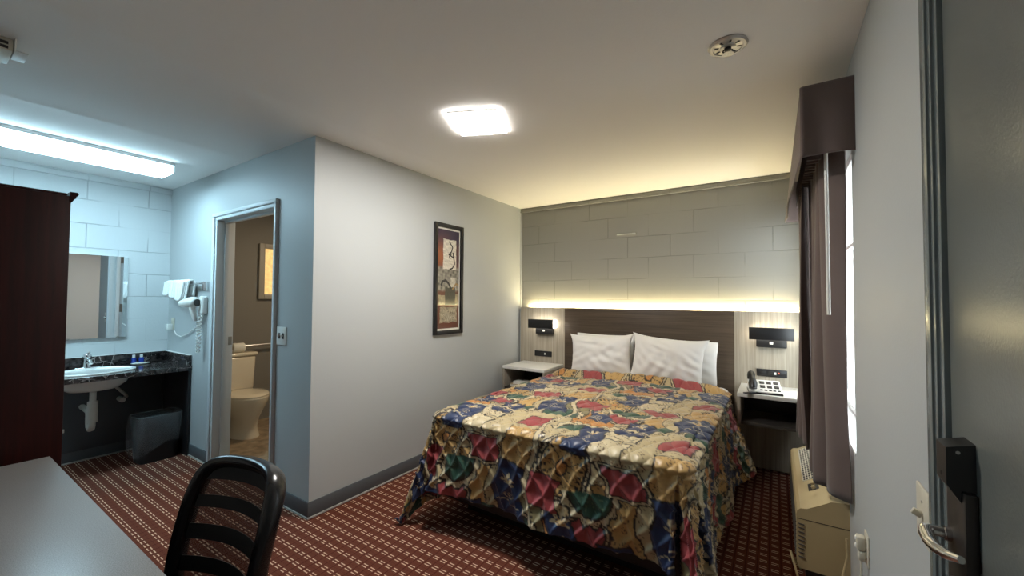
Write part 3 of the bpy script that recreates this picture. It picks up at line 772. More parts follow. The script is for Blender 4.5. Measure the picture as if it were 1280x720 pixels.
dt = thing('ceiling_detector', 'pale plastic detector box with square side flap, on the ceiling at the photo edge', 'detector', (-2.66, .20, H))
MB().box(-.11, .062, -.09, .044, -.052, 0, .006).build('housing', 'ivory', dt)
for z in (-.040, -.022): MB().box(.0615, .063, -.08, .03, z-.006, z+.006, .0005).build('vent_slot', 'dark_lam', dt)
MB().box(-.03, .078, .045, .082, -.052, -.047, .002).box(-.03, .078, .045, .05, -.047, 0, .001).build('side_flap', 'plastic', dt)

# painted-over hook plate on the block wall
hk = thing('wall_hook_plate', 'small pale metal plate painted onto the block wall above the bed', 'plate', (-1.24, YH, 2.048), 0)
MB().box(-.100, .10, -.008, 0, -.014, .014, .003).build('plate', 'block_head', hk)
MB().box(-.095, .06, -.013, -.008, -.004, .004, .002).box(.062, .095, -.016, -.008, -.006, .006, .002).build('rail', 'paint', hk)

# ================================================================== CURTAIN, VALANCE, AIR CONDITIONER
def curtain():
    t = thing('curtain', 'mauve brown pleated curtain drawn across the window', 'curtain', (.17, 3.0, .47))
    def panel(name, ya, yb, x0, ph, per, top, bot, amp, ret=0):
        n, m = 260, 40
        q = np.linspace(0, 1, n); Z = np.linspace(bot, top, m)
        y = ya+(yb-ya)*q
        qq, zz = np.meshgrid(q, Z, indexing='ij'); yy = np.repeat(y[:, None], m, 1)
        a = amp*(.75+.35*np.sin((zz-bot)*2.0+3*qq))
        X = x0+a*np.sin(2*PI*yy/per+ph+.25*np.sin(zz*2.1))+.25*a*np.sin(4*PI*yy/per+1+zz*.5)+ret*np.exp(-((yy-ya)/.045)**2)
        Yv = yy+.018*np.cos(2*PI*yy/per+ph)
        X += .012*sstep(bot+.5, bot, zz)*np.sin(yy*9)
        P = np.stack([X-.17, Yv-3.0, zz-.47], -1)
        grid_mesh(name, P, 'curtain', t, solid=.004)
    panel('panel', 2.345, 2.98, .188, -1.0, .150, 2.20, .50, .026, .078)
    panel('panel', 2.92, 3.47, .157, 2.4, .125, 2.20, .53, .028)
    hd = MB()
    for k in range(22): hd.box(-.035, .02, -.60+k*.055, -.585+k*.055, 1.60, 1.735, .003)
    hd.build('pleat_heading', 'curtain', t)
    MB().tube([(.0, -.70, 1.745), (.0, .76, 1.745)], .009, 10).build('rod', 'white', t)
    MB().tube([(.028, -.70, 1.70), (.030, -.698, 1.40), (.032, -.695, .86)], .0075, 10).build('wand', 'plastic', t)['label'] = 'thin white draw wand'
curtain()
def valance():
    t = thing('valance', 'mauve brown box valance above the window', 'valance', (XR, 2.95, 2.0))
    y0, y1, x0 = -.79, .83, -.185
    # wraps near return, front and far return as one soft sheet
    path = []
    for q in np.linspace(0, 1, 26): path.append((0+x0*q*.93, y0, 0))
    for q in np.linspace(0, PI/2, 8)[1:-1]: path.append((x0*.93-.07*abs(x0)*math.sin(q), y0+.07*abs(x0)*(1-math.cos(q)), .2))
    for q in np.linspace(0, 1, 140): path.append((x0, y0+.014+(y1-y0-.03)*q, 1))
    for q in np.linspace(0, 1, 18)[1:]: path.append((x0*(1-q), y1, .3))
    path = np.array(path); n = len(path); m = 34
    Z = np.linspace(0, 1, m)
    P = np.zeros((n, m, 3))
    for i, (x, y, k) in enumerate(path):
        fr = (y-y0)/(y1-y0)
        zt, zb = .332+.005*fr, .018-.030*math.sin(fr*PI)*k-.02*fr+.012*(1-k)*(x/x0)*math.sin((x/x0)*PI)
        for j, w_ in enumerate(Z):
            bulge = .006*k*(1-w_)**1.4*math.sin(fr*13+.8)+.030*k*(1-w_)**1.1*sstep(0, .35, fr)-.004*k
            side = .010*(1-k)*math.sin((x/x0)*7)*(1-w_) if k < .9 else 0
            P[i, j] = (x-bulge*(.0 if x > -.02 else 1), y-side, zb+(zt-zb)*w_)
    grid_mesh('skirt', P, 'curtain', t, solid=.005)
    MB().box(x0+.006, 0, y0+.006, y1-.006, .310, .326, .002).build('top_board', 'curtain_in', t)
valance()

def air_con():
    y0, y1 = 2.49, 3.47
    t = thing('air_conditioner', 'beige through-wall air conditioner below the window behind the curtain', 'air conditioner', (XR, y0, 0))
    L = y1-y0
    prof = [(0, .07), (-.20, .07), (-.208, .10), (-.207, .33), (-.203, .350), (-.190, .362), (-.165, .366), (-.120, .392), (-.070, .424), (-.03, .432), (0, .432)]
    def body(a, b, top=True):
        m = MB(); m.prism(prof, 1, a, b); return m
    m = body(.012, L-.012); bmesh.ops.bevel(m.bm, geom=[e for e in m.bm.edges if len(e.link_faces) == 2 and e.calc_face_angle(0) > 1.2], offset=.006, segments=2, affect='EDGES')
    m.build('front_cover', 'ac', t, 30)
    MB().prism([(0, 0), (-.17, 0), (-.17, .072), (0, .072)], 1, .02, L-.02).build('base', 'dark_lam', t)
    # end caps in profile with the seam
    for (a, b) in ((0, .012), (L-.012, L)):
        MB().prism([(x*1.0, z) for x, z in prof], 1, a, b).build('end_cap', 'ac', t, 30)
    MB().prism([(0, .310), (-.2065, .310), (-.2065, .313), (0, .313)], 1, -.0008, .0).build('seam', 'dark_lam', t)
    # intake louvres wrapping round the near front corner
    lv = MB()
    for k in range(9):
        z = .125+k*.020; pts = [(-.175+.010*math.sin(k*.0), -.0010, z), (-.195, -.0012, z+.002), (-.2095, .010, z+.003), (-.2098, .10, z+.003), (-.2098, .5, z+.003), (-.2098, L-.04, z+.003)]
        lv.tube(pts, .0033, 6)
    lv.build('intake_louvres', 'dark_lam', t)
    # sloping outlet grille on top (chrome-like bars over a dark well)
    sl = math.atan2(.045, .062)
    def topz(x): return np.interp(-x, [.03, .07, .12, .165, .19, .203], [.432, .424, .392, .366, .362, .350])
    dk = MB()
    gr = MB()
    ya, yb = .36, L-.05
    for i in range(9):
        x = -.062-.100*i/8; z = float(topz(x))+.004
        gr.tube([(x, ya, z), (x, yb, z)], .0028, 6)
    k = 0
    while ya+k*.035 < yb:
        y = ya+k*.035; gr.tube([(xx, y, float(topz(xx))+.003) for xx in (-.060, -.09, -.12, -.145, -.163)], .0026, 6); k += 1
    pan = np.array([[(xx, y, float(topz(xx))+.0012) for y in (ya, yb)] for xx in (-.060, -.09, -.12, -.145, -.163)])
    dk.grid(pan); dk.build('outlet_well', 'dark_lam', t)
    gr.build('outlet_grille', 'ivory', t)
    # open control panel
    cp = MB(); cp.grid(np.array([[(xx, y, float(topz(xx))+.0015) for y in (.20, .30)] for xx in (-.10, -.12, -.145)])); cp.build('control_panel', 'dark_lam', t)
    for yk in (.222, .275): MB().tube([(-.120, yk, .390), (-.127, yk, .404)], .010, 14).build('control_knob', 'ac', t)
    cd = [(-.19, .03, .05), (-.225, .035, .10), (-.232, .03, .125), (-.222, -.01, .10), (-.20, -.05, .03), (-.10, -.09, .012), (-.04, -.06, .10), (-.015, -.03, .20), (-.016, -.02, .28)]
    MB().tube(cd, .0055, 8).build('power_cord', 'ac', t)
air_con()

def plate(label, name, cat, loc, rz, kind, group=None):
    """wall plate; local x along wall, -y out of the wall"""
    t = thing(name, label, cat, loc, rz, group)
    pw_, ph_ = (.047, .063) if kind == 'sw' else (.036, .058)
    MB().box(-pw_, pw_, -.006, 0, -ph_, ph_, .003).build('cover_plate', 'ivory' if kind != 'sw2' else 'plastic', t)
    if kind == 'sw':
        MB().box(-.005, .005, -.024, -.006, -.004, .010, .002, rot=Matrix.Rotation(-.5, 3, 'X')).build('toggle', 'ivory', t)
        for z in (-.03, .03): MB().tube([(0, -.006, z), (0, -.0075, z)], .003, 8).build('screw', 'nickel', t)
    if kind == 'out':
        for z in (-.02, .02):
            MB().box(-.015, .015, -.0085, -.006, z-.014, z+.014, .004).build('socket', 'ivory', t)
    return t
# entry switch and the outlet by the air conditioner: on the right wall, local -y must point to -X -> rz = -90 deg
rzR = -PI/2
swp = plate('ivory single light switch beside the dark entry door frame', 'light_switch', 'switch', (XR, 1.31, .90), rzR, 'sw')
ot = plate('ivory outlet low on the right wall with a plug in it', 'wall_outlet', 'outlet', (XR, 2.04, .455), rzR, 'out')
pg = MB().box(-.018, .018, -.035, -.0085, -.006, .044, .006).box(-.018, .018, -.030, -.0085, -.046, -.008, .006).build('plug', 'ivory', ot)
for z in (.032, .004): MB().lathe([(.009, 0), (.009, .002), (.006, .004), (0, .004)], (0, -.035, z), 14, ax='y').build('plug_button', 'plastic', pg)
MB().tube([(0, -.02, -.045), (0, -.022, -.12), (.0, -.018, -.30), (.0, -.012, -.44)], .004, 8).build('cord', 'ivory', ot)

# double switch on the bathroom wall
ds = thing('light_switch', 'white double light switch on the wall beside the bathroom doorway', 'switch', (-2.834, YB, 1.13), 0)
MB().box(-.062, .062, -.006, 0, -.062, .062, .003).build('cover_plate', 'plastic', ds)
for x in (-.023, .023):
    MB().box(x-.011, x+.011, -.008, -.006, -.020, .020, .001).build('switch_slot', 'dark_lam', ds)
    MB().box(x-.005, x+.005, -.022, -.006, -.002, .010, .002, rot=Matrix.Rotation(-.5, 3, 'X')).build('toggle', 'plastic', ds)

# ================================================================== VANITY CORNER
CT, CXF = .785, -4.325
vn = thing('vanity_counter', 'black marble counter with splashback along the block wall', 'counter', (XS+.003, .80, CT))
cx = CXF-XS; ya, yb = -.15, YB-.803
def counter():
    # slab with an oval cut-out for the basin
    mb = MB(); bx, by, ra, rb = .335, .10, .185, .235
    n = 48; bm = mb.bm
    corners = [(0, ya), (cx, ya), (cx, yb), (0, yb)]
    def rim(ang):
        c, s_ = math.cos(ang), math.sin(ang); ts = []
        if abs(c) > 1e-9: ts += [((cx if c > 0 else 0)-bx)/c]
        if abs(s_) > 1e-9: ts += [((yb if s_ > 0 else ya)-by)/s_]
        t_ = min(ts); return (bx+c*t_, by+s_*t_)
    angs = sorted([2*PI*i/n for i in range(n)]+[math.atan2(y-by, x-bx) % (2*PI) for x, y in corners])
    T_, I_, B_, J_ = [], [], [], []
    for a in angs:
        x, y = rim(a); T_.append(bm.verts.new((x, y, 0))); B_.append(bm.verts.new((x, y, -.038)))
        x, y = bx+ra*math.cos(a), by+rb*math.sin(a); I_.append(bm.verts.new((x, y, 0))); J_.append(bm.verts.new((x, y, -.038)))
    k = len(angs)
    for i in range(k):
        j = (i+1) % k
        bm.faces.new((T_[i], T_[j], I_[j], I_[i])); bm.faces.new((B_[j], B_[i], J_[i], J_[j]))
        bm.faces.new((T_[j], T_[i], B_[i], B_[j])); bm.faces.new((I_[i], I_[j], J_[j], J_[i]))
    mb.build('worktop', 'marble', vn, 20)
counter()
MB().box(0, .02, ya, yb, .0, .092, .003).build('backsplash', 'marble', vn)
MB().box(.02, cx-.012, yb-.02, yb, .0, .092, .003).build('side_splash', 'marble', vn)
MB().box(.0, .022, ya, yb-.02, .092, .095).box(.02, cx-.012, yb-.022, yb, .092, .095).build('sealant', 'plastic', vn)
MB().box(.012, cx-.010, yb-.022, yb-.001, -.785, -.038, .002).build('support_panel', 'vanity', vn)
MB().box(.0, .012, ya, yb-.022, -.69, -.04, .001).build('back_panel', 'grey_dark', vn)

sk = thing('basin', 'white oval basin set into the black marble counter', 'sink', (XS+.335, .90, CT), 0)
prof = []
pr = [(1.09, .001), (1.09, .008), (1.05, .013), (1.0, .011), (.95, .0), (.90, -.03), (.80, -.085), (.60, -.125), (.30, -.14), (.08, -.143), (.08, -.150), (.32, -.150), (.64, -.138), (.86, -.095), (.96, -.035), (1.0, -.001)]
m = MB().lathe([(r_*.20, h) for r_, h in pr], n=56, sx=.92, sy=1.16)
m.build('bowl', 'porcelain', sk, 50)
MB().lathe([(.022, -.141), (.022, -.138), (.014, -.137), (0, -.139)], n=20).build('drain', 'chrome', sk)
MB().tube([(0, 0, -.15), (0, 0, -.24)], .020, 14).tube([(0, 0, -.235), (0, 0, -.40)], [.032, .034], 16).tube([(0, 0, -.38), (0, 0, -.43), (-.015, .0, -.455), (-.05, 0, -.465), (-.085, 0, -.45), (-.10, 0, -.41), (-.10, 0, -.36), (-.12, .0, -.33), (-.32, 0, -.325)], .021, 14).build('drain_pipe', 'pvc', sk, 50)
MB().tube([(-.31, .26, -.30), (-.24, .26, -.28), (-.20, .24, -.25), (-.19, .12, -.10)], .012, 10).tube([(-.31, .23, -.30), (-.22, .23, -.30)], .022, 12).build('supply_pipe', 'pvc', sk, 50)

fc = thing('faucet', 'chrome single-lever faucet behind the white basin', 'faucet', (XS+.098, .905, CT+.002), 0)
MB().box(-.027, .027, -.078, .078, 0, .014, .008, 3).build('base', 'chrome', fc)
MB().lathe([(.030, .012), (.026, .03), (.022, .07), (.023, .085), (0, .088)], n=24).tube([(.0, 0, .05), (.05, 0, .072), (.10, 0, .068), (.115, 0, .05)], [.017, .014, .012, .011], 14).build('spout', 'chrome', fc, 50)
MB().lathe([(.024, .086), (.029, .098), (.026, .118), (.012, .130), (0, .131)], n=20).tube([(.0, 0, .118), (.035, 0, .135), (.065, 0, .142)], [.011, .008, .006], 10).build('lever', 'chrome', fc, 50)

sd = thing('soap_dish', 'small white oval soap dish on the black marble counter', 'dish', (XS+.135, 1.235, CT), 0)
MB().lathe([(.040, 0), (.052, .004), (.060, .012), (.056, .013), (.045, .007), (0, .006)], n=32, sx=.8, sy=1.15).build('dish', 'porcelain', sd, 50)
for i, (dy, l) in enumerate(((-.020, 'blue toiletry bottle with white cap, nearer the faucet'), (.030, 'blue toiletry bottle with white cap, nearer the corner'))):
    bt = thing('toiletry_bottle', l, 'bottle', (XS+.075, 1.225+dy*1.05, CT), 0, 'blue toiletry bottles on the vanity')
    MB().lathe([(.0, 0), (.017, 0), (.018, .004), (.018, .046), (.015, .054), (.009, .058), (0, .058)], n=20, sx=.8).build('bottle', 'blue', bt, 40)
    MB().lathe([(.010, .056), (.011, .060), (.010, .082), (0, .083)], n=16).build('cap', 'plastic', bt, 40)

mr = thing('bathroom_mirror', 'frameless wall mirror on the pale block wall above the sink', 'mirror', (XS, .80, 1.03))
my0, my1, mh = -.12, .362, .722
MB().box(.002, .018, my0, my1, 0, mh, .001).build('backing', 'white', mr)
MB().box(.0181, .022, my0+.002, my1-.032, .002, mh-.002).build('glass', 'mirror', mr, 0)
# bevelled border strip on the right
bv = MB(); a = [(my1-.031, .022), (my1-.001, .0185), (my1-.001, .0182), (my1-.031, .0182)]
bv.prism([(x, y) for y, x in a], 2, .002, mh-.002).build('bevelled_edge', 'mirror', mr, 0)
for y in (my1-.06, .0): MB().box(.001, .026, y-.008, y+.008, -.006, .008, .001).build('clip', 'nickel', mr)

# towel rack with three folded towels
RZ = 1.50; RX0, RX1 = -4.76, -3.985
rk = thing('towel_rack', 'chrome towel rack on the bathroom wall next to the door frame', 'rack', ((RX0+RX1)/2, YB, RZ), 0)
hw_ = (RX1-RX0)/2
for x in (-hw_, hw_):
    MB().box(x-.009, x+.009, -.062, 0, -.055, .022, .003).build('end_bracket', 'chrome', rk)
MB().tube([(-hw_, -.048, .008), (hw_, -.048, .008)], .008, 12).build('upper_bar', 'chrome', rk)
MB().box(-hw_, hw_, -.012, -.003, -.052, -.010, .003).build('back_rail', 'nickel', rk)
def towel(x, w_, drop, label, fold, yb_, sag):
    t = thing('towel', label, 'towel', (x, YB-.048, RZ+.008), 0, 'folded white towels on the rack')
    prof = [(-.028-yb_, -drop)]
    for i in range(9):
        a = PI-PI*i/8; prof.append((.019*math.cos(a)*(1+yb_*8)-.002, .012+.017*math.sin(a)))
    prof.append((.022, -drop*.75))
    # sheet then thickness
    n = 18; P = np.zeros((n, 40, 3)); g = np.random.default_rng(int(abs(x)*1000))
    pl = np.array(prof); d = np.r_[0, np.cumsum(np.hypot(*np.diff(pl, axis=0).T))]; q = np.linspace(0, d[-1], 40)
    py = np.interp(q, d, pl[:, 0]); pz = np.interp(q, d, pl[:, 1])
    for i in range(n):
        xx = -w_/2+w_*i/(n-1)
        P[i, :, 0] = xx+.006*np.sin(q*30+i*.4); P[i, :, 1] = py-.006*np.sin(i*.9+q*14)-.004; P[i, :, 2] = pz-sag*math.sin(i/(n-1)*PI)*np.clip((.25-q/d[-1])*4, 0, 1)+.003*np.sin(i*.8)
    o = grid_mesh('cloth', P, 'towel', t, solid=.016)
    for k in range(fold):
        P2 = P.copy()[:, :18]; P2[:, :, 1] -= .014*(k+1); P2[:, :, 2] += .010; P2[:, :, 0] *= .94
        grid_mesh('folded_layer', P2, 'towel', t, solid=.010)
towel(-4.64, .155, .105, 'folded white towel on the rack, nearest the block wall', 1, .012, .012)
towel(-4.475, .165, .125, 'folded white towel in the middle of the rack', 1, .016, .016)
towel(-4.315, .15, .145, 'folded white towel on the rack, nearest the hair dryer', 2, .014, .020)

def dryer():
    t = thing('hair_dryer', 'white wall hair dryer with coiled cord on the bathroom wall', 'hair dryer', (-4.085, YB, 1.325), 0)
    MB().box(-.030, .055, -.045, 0, -.080, .075, .016, 4).build('wall_holder', 'plastic', t)
    b = MB().lathe([(.0, -.075), (.028, -.074), (.040, -.062), (.046, -.03), (.044, .02), (.036, .06), (.030, .10), (.030, .102), (.022, .102), (.020, .06), (0, .06)], (0, 0, 0), 26, ax='x').build('barrel', 'plastic', t, 50)
    b.location = (-.055, -.088, .020); b.rotation_euler = (0, .10, PI+.28)
    g = MB().lathe([(.0, -.001), (.027, 0), (.030, .002), (.0, .0025)], (0, 0, 0), 22, ax='x').build('rear_grille', 'dark_lam', t)
    g.location = (.0185, -.067, .020); g.rotation_euler = (0, 0, .28)
    MB().tube([(-.035, -.085, .0), (-.026, -.080, -.05), (-.018, -.070, -.105), (-.018, -.064, -.135)], [.024, .023, .018, .012], 14).build('handle', 'plastic', t, 50)
    pts = []
    for i in range(200):
        q = i/199; a = i*.62
        if q < .5: cx_, cz_ = -.018+.010*q*2, -.13-.27*q*2
        else: cx_, cz_ = .0+.02*(q-.5)*2+.022*math.sin((q-.5)*PI*2)*.6, -.40+.32*(q-.5)*2
        pts.append((cx_+.011*math.cos(a), -.045+.011*math.sin(a), cz_))
    MB().tube(pts, .0042, 6).build('coiled_cord', 'plastic', t, 60)
    c = [(.02, -.02, -.08), (-.03, -.018, -.14), (-.10, -.014, -.185), (-.20, -.012, -.215), (-.33, -.012, -.265), (-.47, -.014, -.295), (-.555, -.02, -.285), (-.59, -.03, -.245)]
    MB().tube(c, .0045, 8).build('supply_cord', 'plastic', t, 60)
dryer()
ol = plate('white outlet with adapter plug on the bathroom wall by the block wall', 'wall_outlet', 'outlet', (-4.795, YB, 1.135), 0, 'out')
MB().box(-.030, .022, -.052, -.0085, -.052, .002, .006).build('adapter_plug', 'plastic', ol)

def bin_():
    t = thing('waste_bin', 'black waste bin with clear plastic liner under the vanity', 'bin', (-4.50, 1.278, 0), .04)
    def ring(hx, hy, z, n=40, e=5):
        out = []
        for i in range(n):
            a = 2*PI*i/n; c, s_ = math.cos(a), math.sin(a); r_ = (abs(c)**e+abs(s_)**e)**(-1/e); out.append((hx*c*r_, hy*s_*r_, z))
        return out
    def loft(rings):
        mb = MB(); V = [[mb.bm.verts.new(p) for p in r_] for r_ in rings]; n = len(rings[0])
        for A, B in zip(V, V[1:]):
            for i in range(n): mb.bm.faces.new((A[i], A[(i+1) % n], B[(i+1) % n], B[i]))
        return mb, V
    mb, V = loft([ring(.100, .130, 0), ring(.120, .155, .375), ring(.123, .159, .385), ring(.117, .153, .385), ring(.098, .126, .01)])
    mb.bm.faces.new(V[0][::-1]); mb.bm.faces.new(V[-1]); mb.build('bucket', 'black', t, 40)
    g = np.random.default_rng(3); rs = []; ph_ = g.uniform(0, 6.28, 6)
    for k, (z, d) in enumerate(((.34, -.012), (.388, -.006), (.394, .003), (.388, .009), (.33, .012), (.27, .014), (.21, .015), (.15, .014), (.10, .013))):
        r_ = ring(.118+d, .153+d, z, 120); rr = []
        for i, (x, y, zz) in enumerate(r_):
            a = i/120*2*PI; dep = max(0, .39-z)/.3
            w_ = (.010*math.sin(5*a+ph_[0]+dep*2)+.007*math.sin(11*a+ph_[1]-dep*3)+.004*math.sin(23*a+ph_[2]+dep*6))*min(1, dep*2) if k > 3 else 0
            hem = (.055*math.sin(a+.6)+.02*math.sin(3*a+1))*dep if k > 4 else 0
            f = 1+(abs(w_)+.002)/.13; sh = 1-.05*dep
            rr.append((x*f*sh, y*f*sh, zz+hem))
        rs.append(rr)
    mb, V = loft(rs); mb.build('liner', 'liner', t, 60)['label'] = 'clear crinkled plastic liner'
bin_()

# ================================================================== WARDROBE, DESK, CHAIR
def wardrobe():
    X0, X1, Y0, Y1, Z = -3.35, -2.53, YK+.01, .408, 1.822
    t = thing('wardrobe', 'tall dark mahogany wardrobe at the end of the desk', 'wardrobe', ((X0+X1)/2, (Y0+Y1)/2, 0))
    hx, hy = (X1-X0)/2, (Y1-Y0)/2
    MB().box(-hx, -hx+.02, -hy, hy, 0, Z, .002).box(hx-.02, hx, -hy, hy, 0, Z, .002).box(-hx+.02, hx-.02, -hy, hy-.021, .08, Z, .002).build('carcass', 'mahogany', t)
    MB().box(-hx+.02, hx-.02, -hy, hy-.035, 0, .08, .002).build('plinth', 'mahogany', t)
    # crown moulding along the front with returns
    cm = MB(); pr = [(0, 0), (.006, .004), (.012, .016), (.018, .022), (.018, .030), (.024, .034), (.026, .042), (.022, .048), (0, .048)]
    cm.prism([(hy-.003+d, Z-.03+h) for d, h in pr], 0, -hx-.002, hx+.002)
    cm.box(-hx, hx, -hy, hy-.01, Z, Z+.010, .003)
    cm.build('crown_moulding', 'mahogany', t, 40)
    for s_ in (-1, 1):
        d = MB().box(min(s_*.004, s_*(hx-.024)), max(s_*.004, s_*(hx-.024)), hy-.02, hy-.001, .42, Z-.04, .004).build('door', 'mahogany', t)
        MB().box(min(s_*.07, s_*(hx-.09)), max(s_*.07, s_*(hx-.09)), hy-.001, hy+.004, .50, Z-.12, .004).build('raised_panel', 'mahogany', d)
        MB().lathe([(0, -.022), (.012, -.020), (.015, -.012), (.007, 0), (.007, .003)], (s_*.04, hy, .95), 18, ax='y').build('knob', 'brass', d)
    dr = MB().box(-hx+.024, hx-.024, hy-.02, hy-.001, .09, .405, .004).build('drawer', 'mahogany', t)
    for s_ in (-1, 1): MB().lathe([(0, -.022), (.012, -.020), (.015, -.012), (.007, 0), (.007, .003)], (s_*.2, hy, .25), 18, ax='y').build('knob', 'brass', dr)
    for s_ in (-1, 1): 
        h_ = MB().tube([(s_*(hx-.004), hy+.002, .812), (s_*(hx-.004), hy+.002, .826)], .0035, 10).build('hinge', 'nickel', t)
wardrobe()

def desk():
    X0, X1, Y0, Y1, Z = -2.445, -.62, YK+.015, .362, .75
    t = thing('desk', 'grey speckled laminate desk with dark edge in the corner', 'desk', ((X0+X1)/2, (Y0+Y1)/2, 0))
    hx, hy = (X1-X0)/2, (Y1-Y0)/2
    MB().box(-hx, hx, -hy, hy, Z-.006, Z, .0015).build('desktop', 'desk', t)
    MB().box(-hx+.001, hx-.001, -hy, hy-.001, Z-.034, Z-.006, .002).build('edge_band', 'desk_edge', t)
    for s_ in (-1, 1): MB().box(s_*(hx-.04)-.014, s_*(hx-.04)+.014, -hy+.01, hy-.05, 0, Z-.034, .002).build('side_panel', 'desk_edge', t)
    MB().box(-hx+.054, hx-.054, -hy+.05, -hy+.068, .30, Z-.034, .001).build('modesty_panel', 'desk_edge', t)
desk()

def chair():
    t = thing('office_chair', 'black office chair with banded mesh back tucked towards the desk', 'chair', CH_LOC, CH_ROT)
    # local: chair faces -y, back at +y
    zb, zt = .42, CH_TOP
    def surf(u, v, off=0):
        z = zb+(zt-zb)*v; w_ = .185+.012*np.sin(v*PI*.9)-.02*np.clip(v-.72, 0, 1)
        y = .215+.10*v+.050*(1-u*u)-.015*np.sin(v*PI)+off*1.0
        return np.stack([u*w_, y, z], -1)
    n, m = 40, 80
    def patch(u0, u1, v0, v1, off, name, m_, solid):
        u, v = np.meshgrid(np.linspace(u0, u1, n), np.linspace(v0, v1, m), indexing='ij')
        # bands bow downward across the back
        vv = v
        return grid_mesh(name, surf(u, vv, off), m_, t, solid=solid)
    patch(-.93, .93, .02, .97, 0, 'back_mesh', 'meshfab', 0)['label'] = 'sheer black mesh of the back'
    for (v0, v1) in CH_BANDS: patch(-.94, .94, v0, v1, -.002, 'mesh_band', 'band', .003)
    # closed rounded frame of the back, thick along the top
    pts = []; K = 72
    for i in range(K):
        a = 2*PI*i/K; e = 7; c, s_ = math.cos(a), math.sin(a); r_ = (abs(c)**e+abs(s_)**e)**(-1/e)
        pts.append(surf(np.array(c*r_*.985), np.array(.5+s_*r_*.49)))
    rr = [.030+.008*max(0, math.sin(2*PI*i/K))**3 for i in range(K)]
    MB().tube([tuple(p) for p in pts], rr, 14, closed=True, flat=.55, up=(0, 1, 0)).build('back_frame', 'chairblack', t, 60)
    MB().tube([(0, .295, .52), (0, .33, .49), (0, .30, .44), (0, .20, .405), (0, .05, .40)], [.014, .022, .026, .024, .022], 12, flat=1.8).build('back_support', 'chairblack', t, 60)
    # seat
    sx = MB(); n2 = 40; rows = []
    for (k, z) in ((.90, .425), (1.0, .440), (1.02, .465), (.98, .488), (.88, .498), (.5, .500)):
        ring = []
        for i in range(n2):
            a = 2*PI*i/n2; e = 3.4; c, s_ = math.cos(a), math.sin(a); r_ = (abs(c)**e+abs(s_)**e)**(-1/e)
            ring.append(sx.bm.verts.new((.24*k*c*r_, -.02+.235*k*s_*r_, z-(.012 if s_ < -.6 else 0))))
        rows.append(ring)
    for A, B in zip(rows, rows[1:]):
        for i in range(n2): sx.bm.faces.new((A[i], A[(i+1) % n2], B[(i+1) % n2], B[i]))
    sx.bm.faces.new(rows[0][::-1]); sx.bm.faces.new(rows[-1]); sx.build('seat', 'band', t, 60)
    MB().box(-.10, .10, -.12, .12, .392, .428, .01).build('seat_plate', 'chairblack', t)
    MB().tube([(0, 0, .09), (0, 0, .25)], .027, 16).tube([(0, 0, .24), (0, 0, .40)], .016, 14).build('gas_column', 'chairblack', t)
    for k in range(5):
        a = k*2*PI/5+.3; d = (math.cos(a), math.sin(a))
        lg = MB().tube([(0, 0, .105), (d[0]*.12, d[1]*.12, .10), (d[0]*.285, d[1]*.285, .066)], [.026, .022, .016], 10).build('leg', 'chairblack', t, 60)
        cs = MB().tube([(d[0]*.285, d[1]*.285, .066), (d[0]*.285, d[1]*.285, .04)], .007, 8)
        for s_ in (-1, 1):
            p = Vector((d[0]*.29, d[1]*.29, .026)); q = Vector((-d[1], d[0], 0))*s_
            cs.tube([p+q*.005, p+q*.022], .026, 16)
        cs.build('caster', 'chairblack', lg, 40)
CH_LOC, CH_ROT, CH_TOP = (-1.375, .303, 0), .13, .850
CH_BANDS = [(.865, .97), (.68, .76), (.47, .57), (.26, .36), (.02, .14)]
chair()

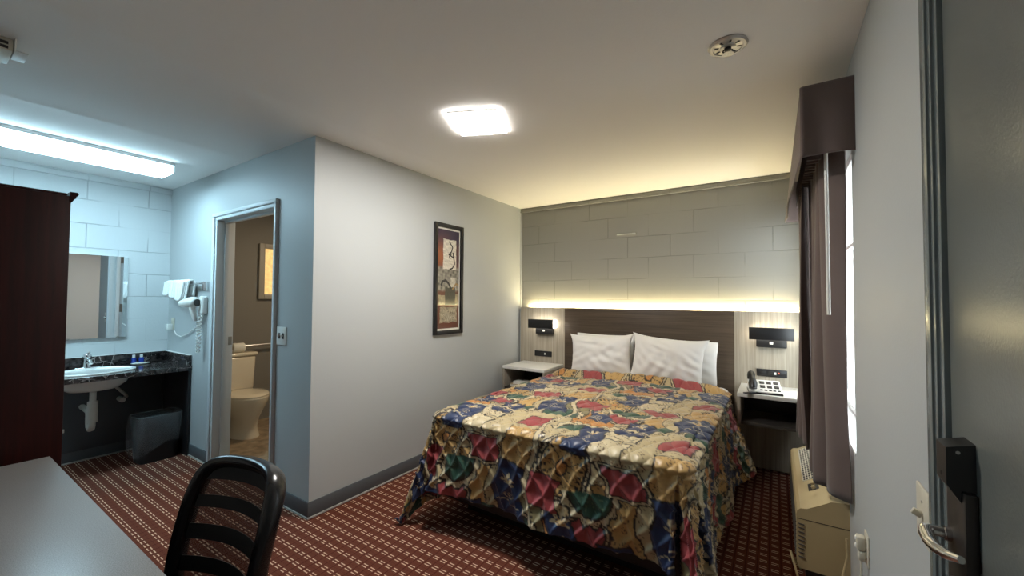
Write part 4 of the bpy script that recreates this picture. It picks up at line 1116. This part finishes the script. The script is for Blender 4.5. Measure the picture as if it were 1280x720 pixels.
# ================================================================== TOILET ROOM
def toilet():
    t = thing('toilet', 'bone coloured toilet with closed lid seen through the bathroom doorway', 'toilet', (XS, 1.975, .004))
    # local x out of the wall
    def oval(cx_, hx, hy, z, egg=0, n=40):
        return [(cx_+hx*math.cos(2*PI*i/n), hy*math.sin(2*PI*i/n)*(1-egg*math.cos(2*PI*i/n)), z) for i in range(n)]
    def loft(rs, name, m, par, bot=True, top=True):
        mb = MB(); V = [[mb.bm.verts.new(p) for p in r_] for r_ in rs]; n = len(rs[0])
        for A, B in zip(V, V[1:]):
            for i in range(n): mb.bm.faces.new((A[i], A[(i+1) % n], B[(i+1) % n], B[i]))
        if bot: mb.bm.faces.new(V[0][::-1])
        if top: mb.bm.faces.new(V[-1])
        return mb.build(name, m, par, 50)
    loft([oval(.40, .215, .125, 0), oval(.40, .21, .118, .03), oval(.41, .185, .10, .10), oval(.43, .19, .11, .19), oval(.45, .225, .155, .29, .06), oval(.46, .25, .182, .355, .08), oval(.46, .252, .186, .385, .08)], 'bowl', 'bone', t)
    loft([oval(.455, .255, .19, .386, .08), oval(.455, .26, .193, .398, .08), oval(.455, .255, .19, .408, .08)], 'seat', 'bone', t)
    loft([oval(.45, .255, .19, .409, .08), oval(.45, .258, .192, .420, .08), oval(.45, .245, .18, .430, .08), oval(.45, .15, .11, .434, .08)], 'lid', 'bone', t)
    tk = MB().box(.012, .205, -.205, .205, .40, .765, .03, 4)
    for v in tk.bm.verts:
        f = .90+.10*(v.co.z-.40)/.365; v.co.y *= f
    tk.build('tank', 'bone', t, 50)
    MB().box(.008, .215, -.215, .215, .765, .80, .012, 3).build('tank_lid', 'bone', t, 50)
    MB().box(.10, .30, -.10, .10, .20, .405, .03, 3).build('tank_neck', 'bone', t, 50)
    MB().tube([(.205, -.15, .70), (.222, -.15, .70), (.226, -.13, .698), (.226, -.085, .69)], [.012, .012, .008, .007], 10).build('flush_lever', 'chrome', t, 50)
toilet()
rl = thing('toilet_roll', 'pale wrapped toilet roll lying on the toilet tank', 'toilet roll', (XS+.125, 2.03, .804))
MB().lathe([(.0, -.055), (.045, -.055), (.05, -.048), (.05, .048), (.045, .055), (0, .055)], (0, 0, .05), 28, ax='y').build('roll', 'paper', rl, 40)
MB().lathe([(.0, -.0565), (.02, -.0560), (.02, .0560), (0, .0565)], (0, 0, .05), 20, ax='y').build('core', 'kraft', rl, 40)
gb = thing('grab_bar', 'vertical steel grab bar on the wall above the toilet tank', 'grab bar', (XS, 1.97, .90), 0)
MB().tube([(0, 0, 0), (.04, 0, .003), (.055, 0, .02), (.06, 0, .05), (.06, 0, .50), (.055, -.0, .53), (.04, 0, .548), (0, 0, .55)], .014, 14).build('bar', 'nickel', gb, 60)
MB().lathe([(.036, 0), (.036, .006), (.0, .008)], (0, 0, 0), 22, ax='x').lathe([(.036, 0), (.036, .006), (.0, .008)], (0, 0, .55), 22, ax='x').build('flanges', 'nickel', gb)
gb = thing('grab_bar', 'horizontal steel grab bar on the wall behind the toilet', 'grab bar', (XS, 2.03, .860), 0)
MB().tube([(0, .02, 0), (.04, .02, 0), (.055, .03, 0), (.06, .06, 0), (.06, .84, 0), (.055, .87, 0), (.04, .88, 0), (0, .88, 0)], .012, 14, up=(0, 0, 1)).build('bar', 'nickel', gb, 60)
MB().lathe([(.036, 0), (.036, .006), (.0, .008)], (0, .02, 0), 22, ax='x').lathe([(.036, 0), (.036, .006), (.0, .008)], (0, .88, 0), 22, ax='x').build('flanges', 'nickel', gb)
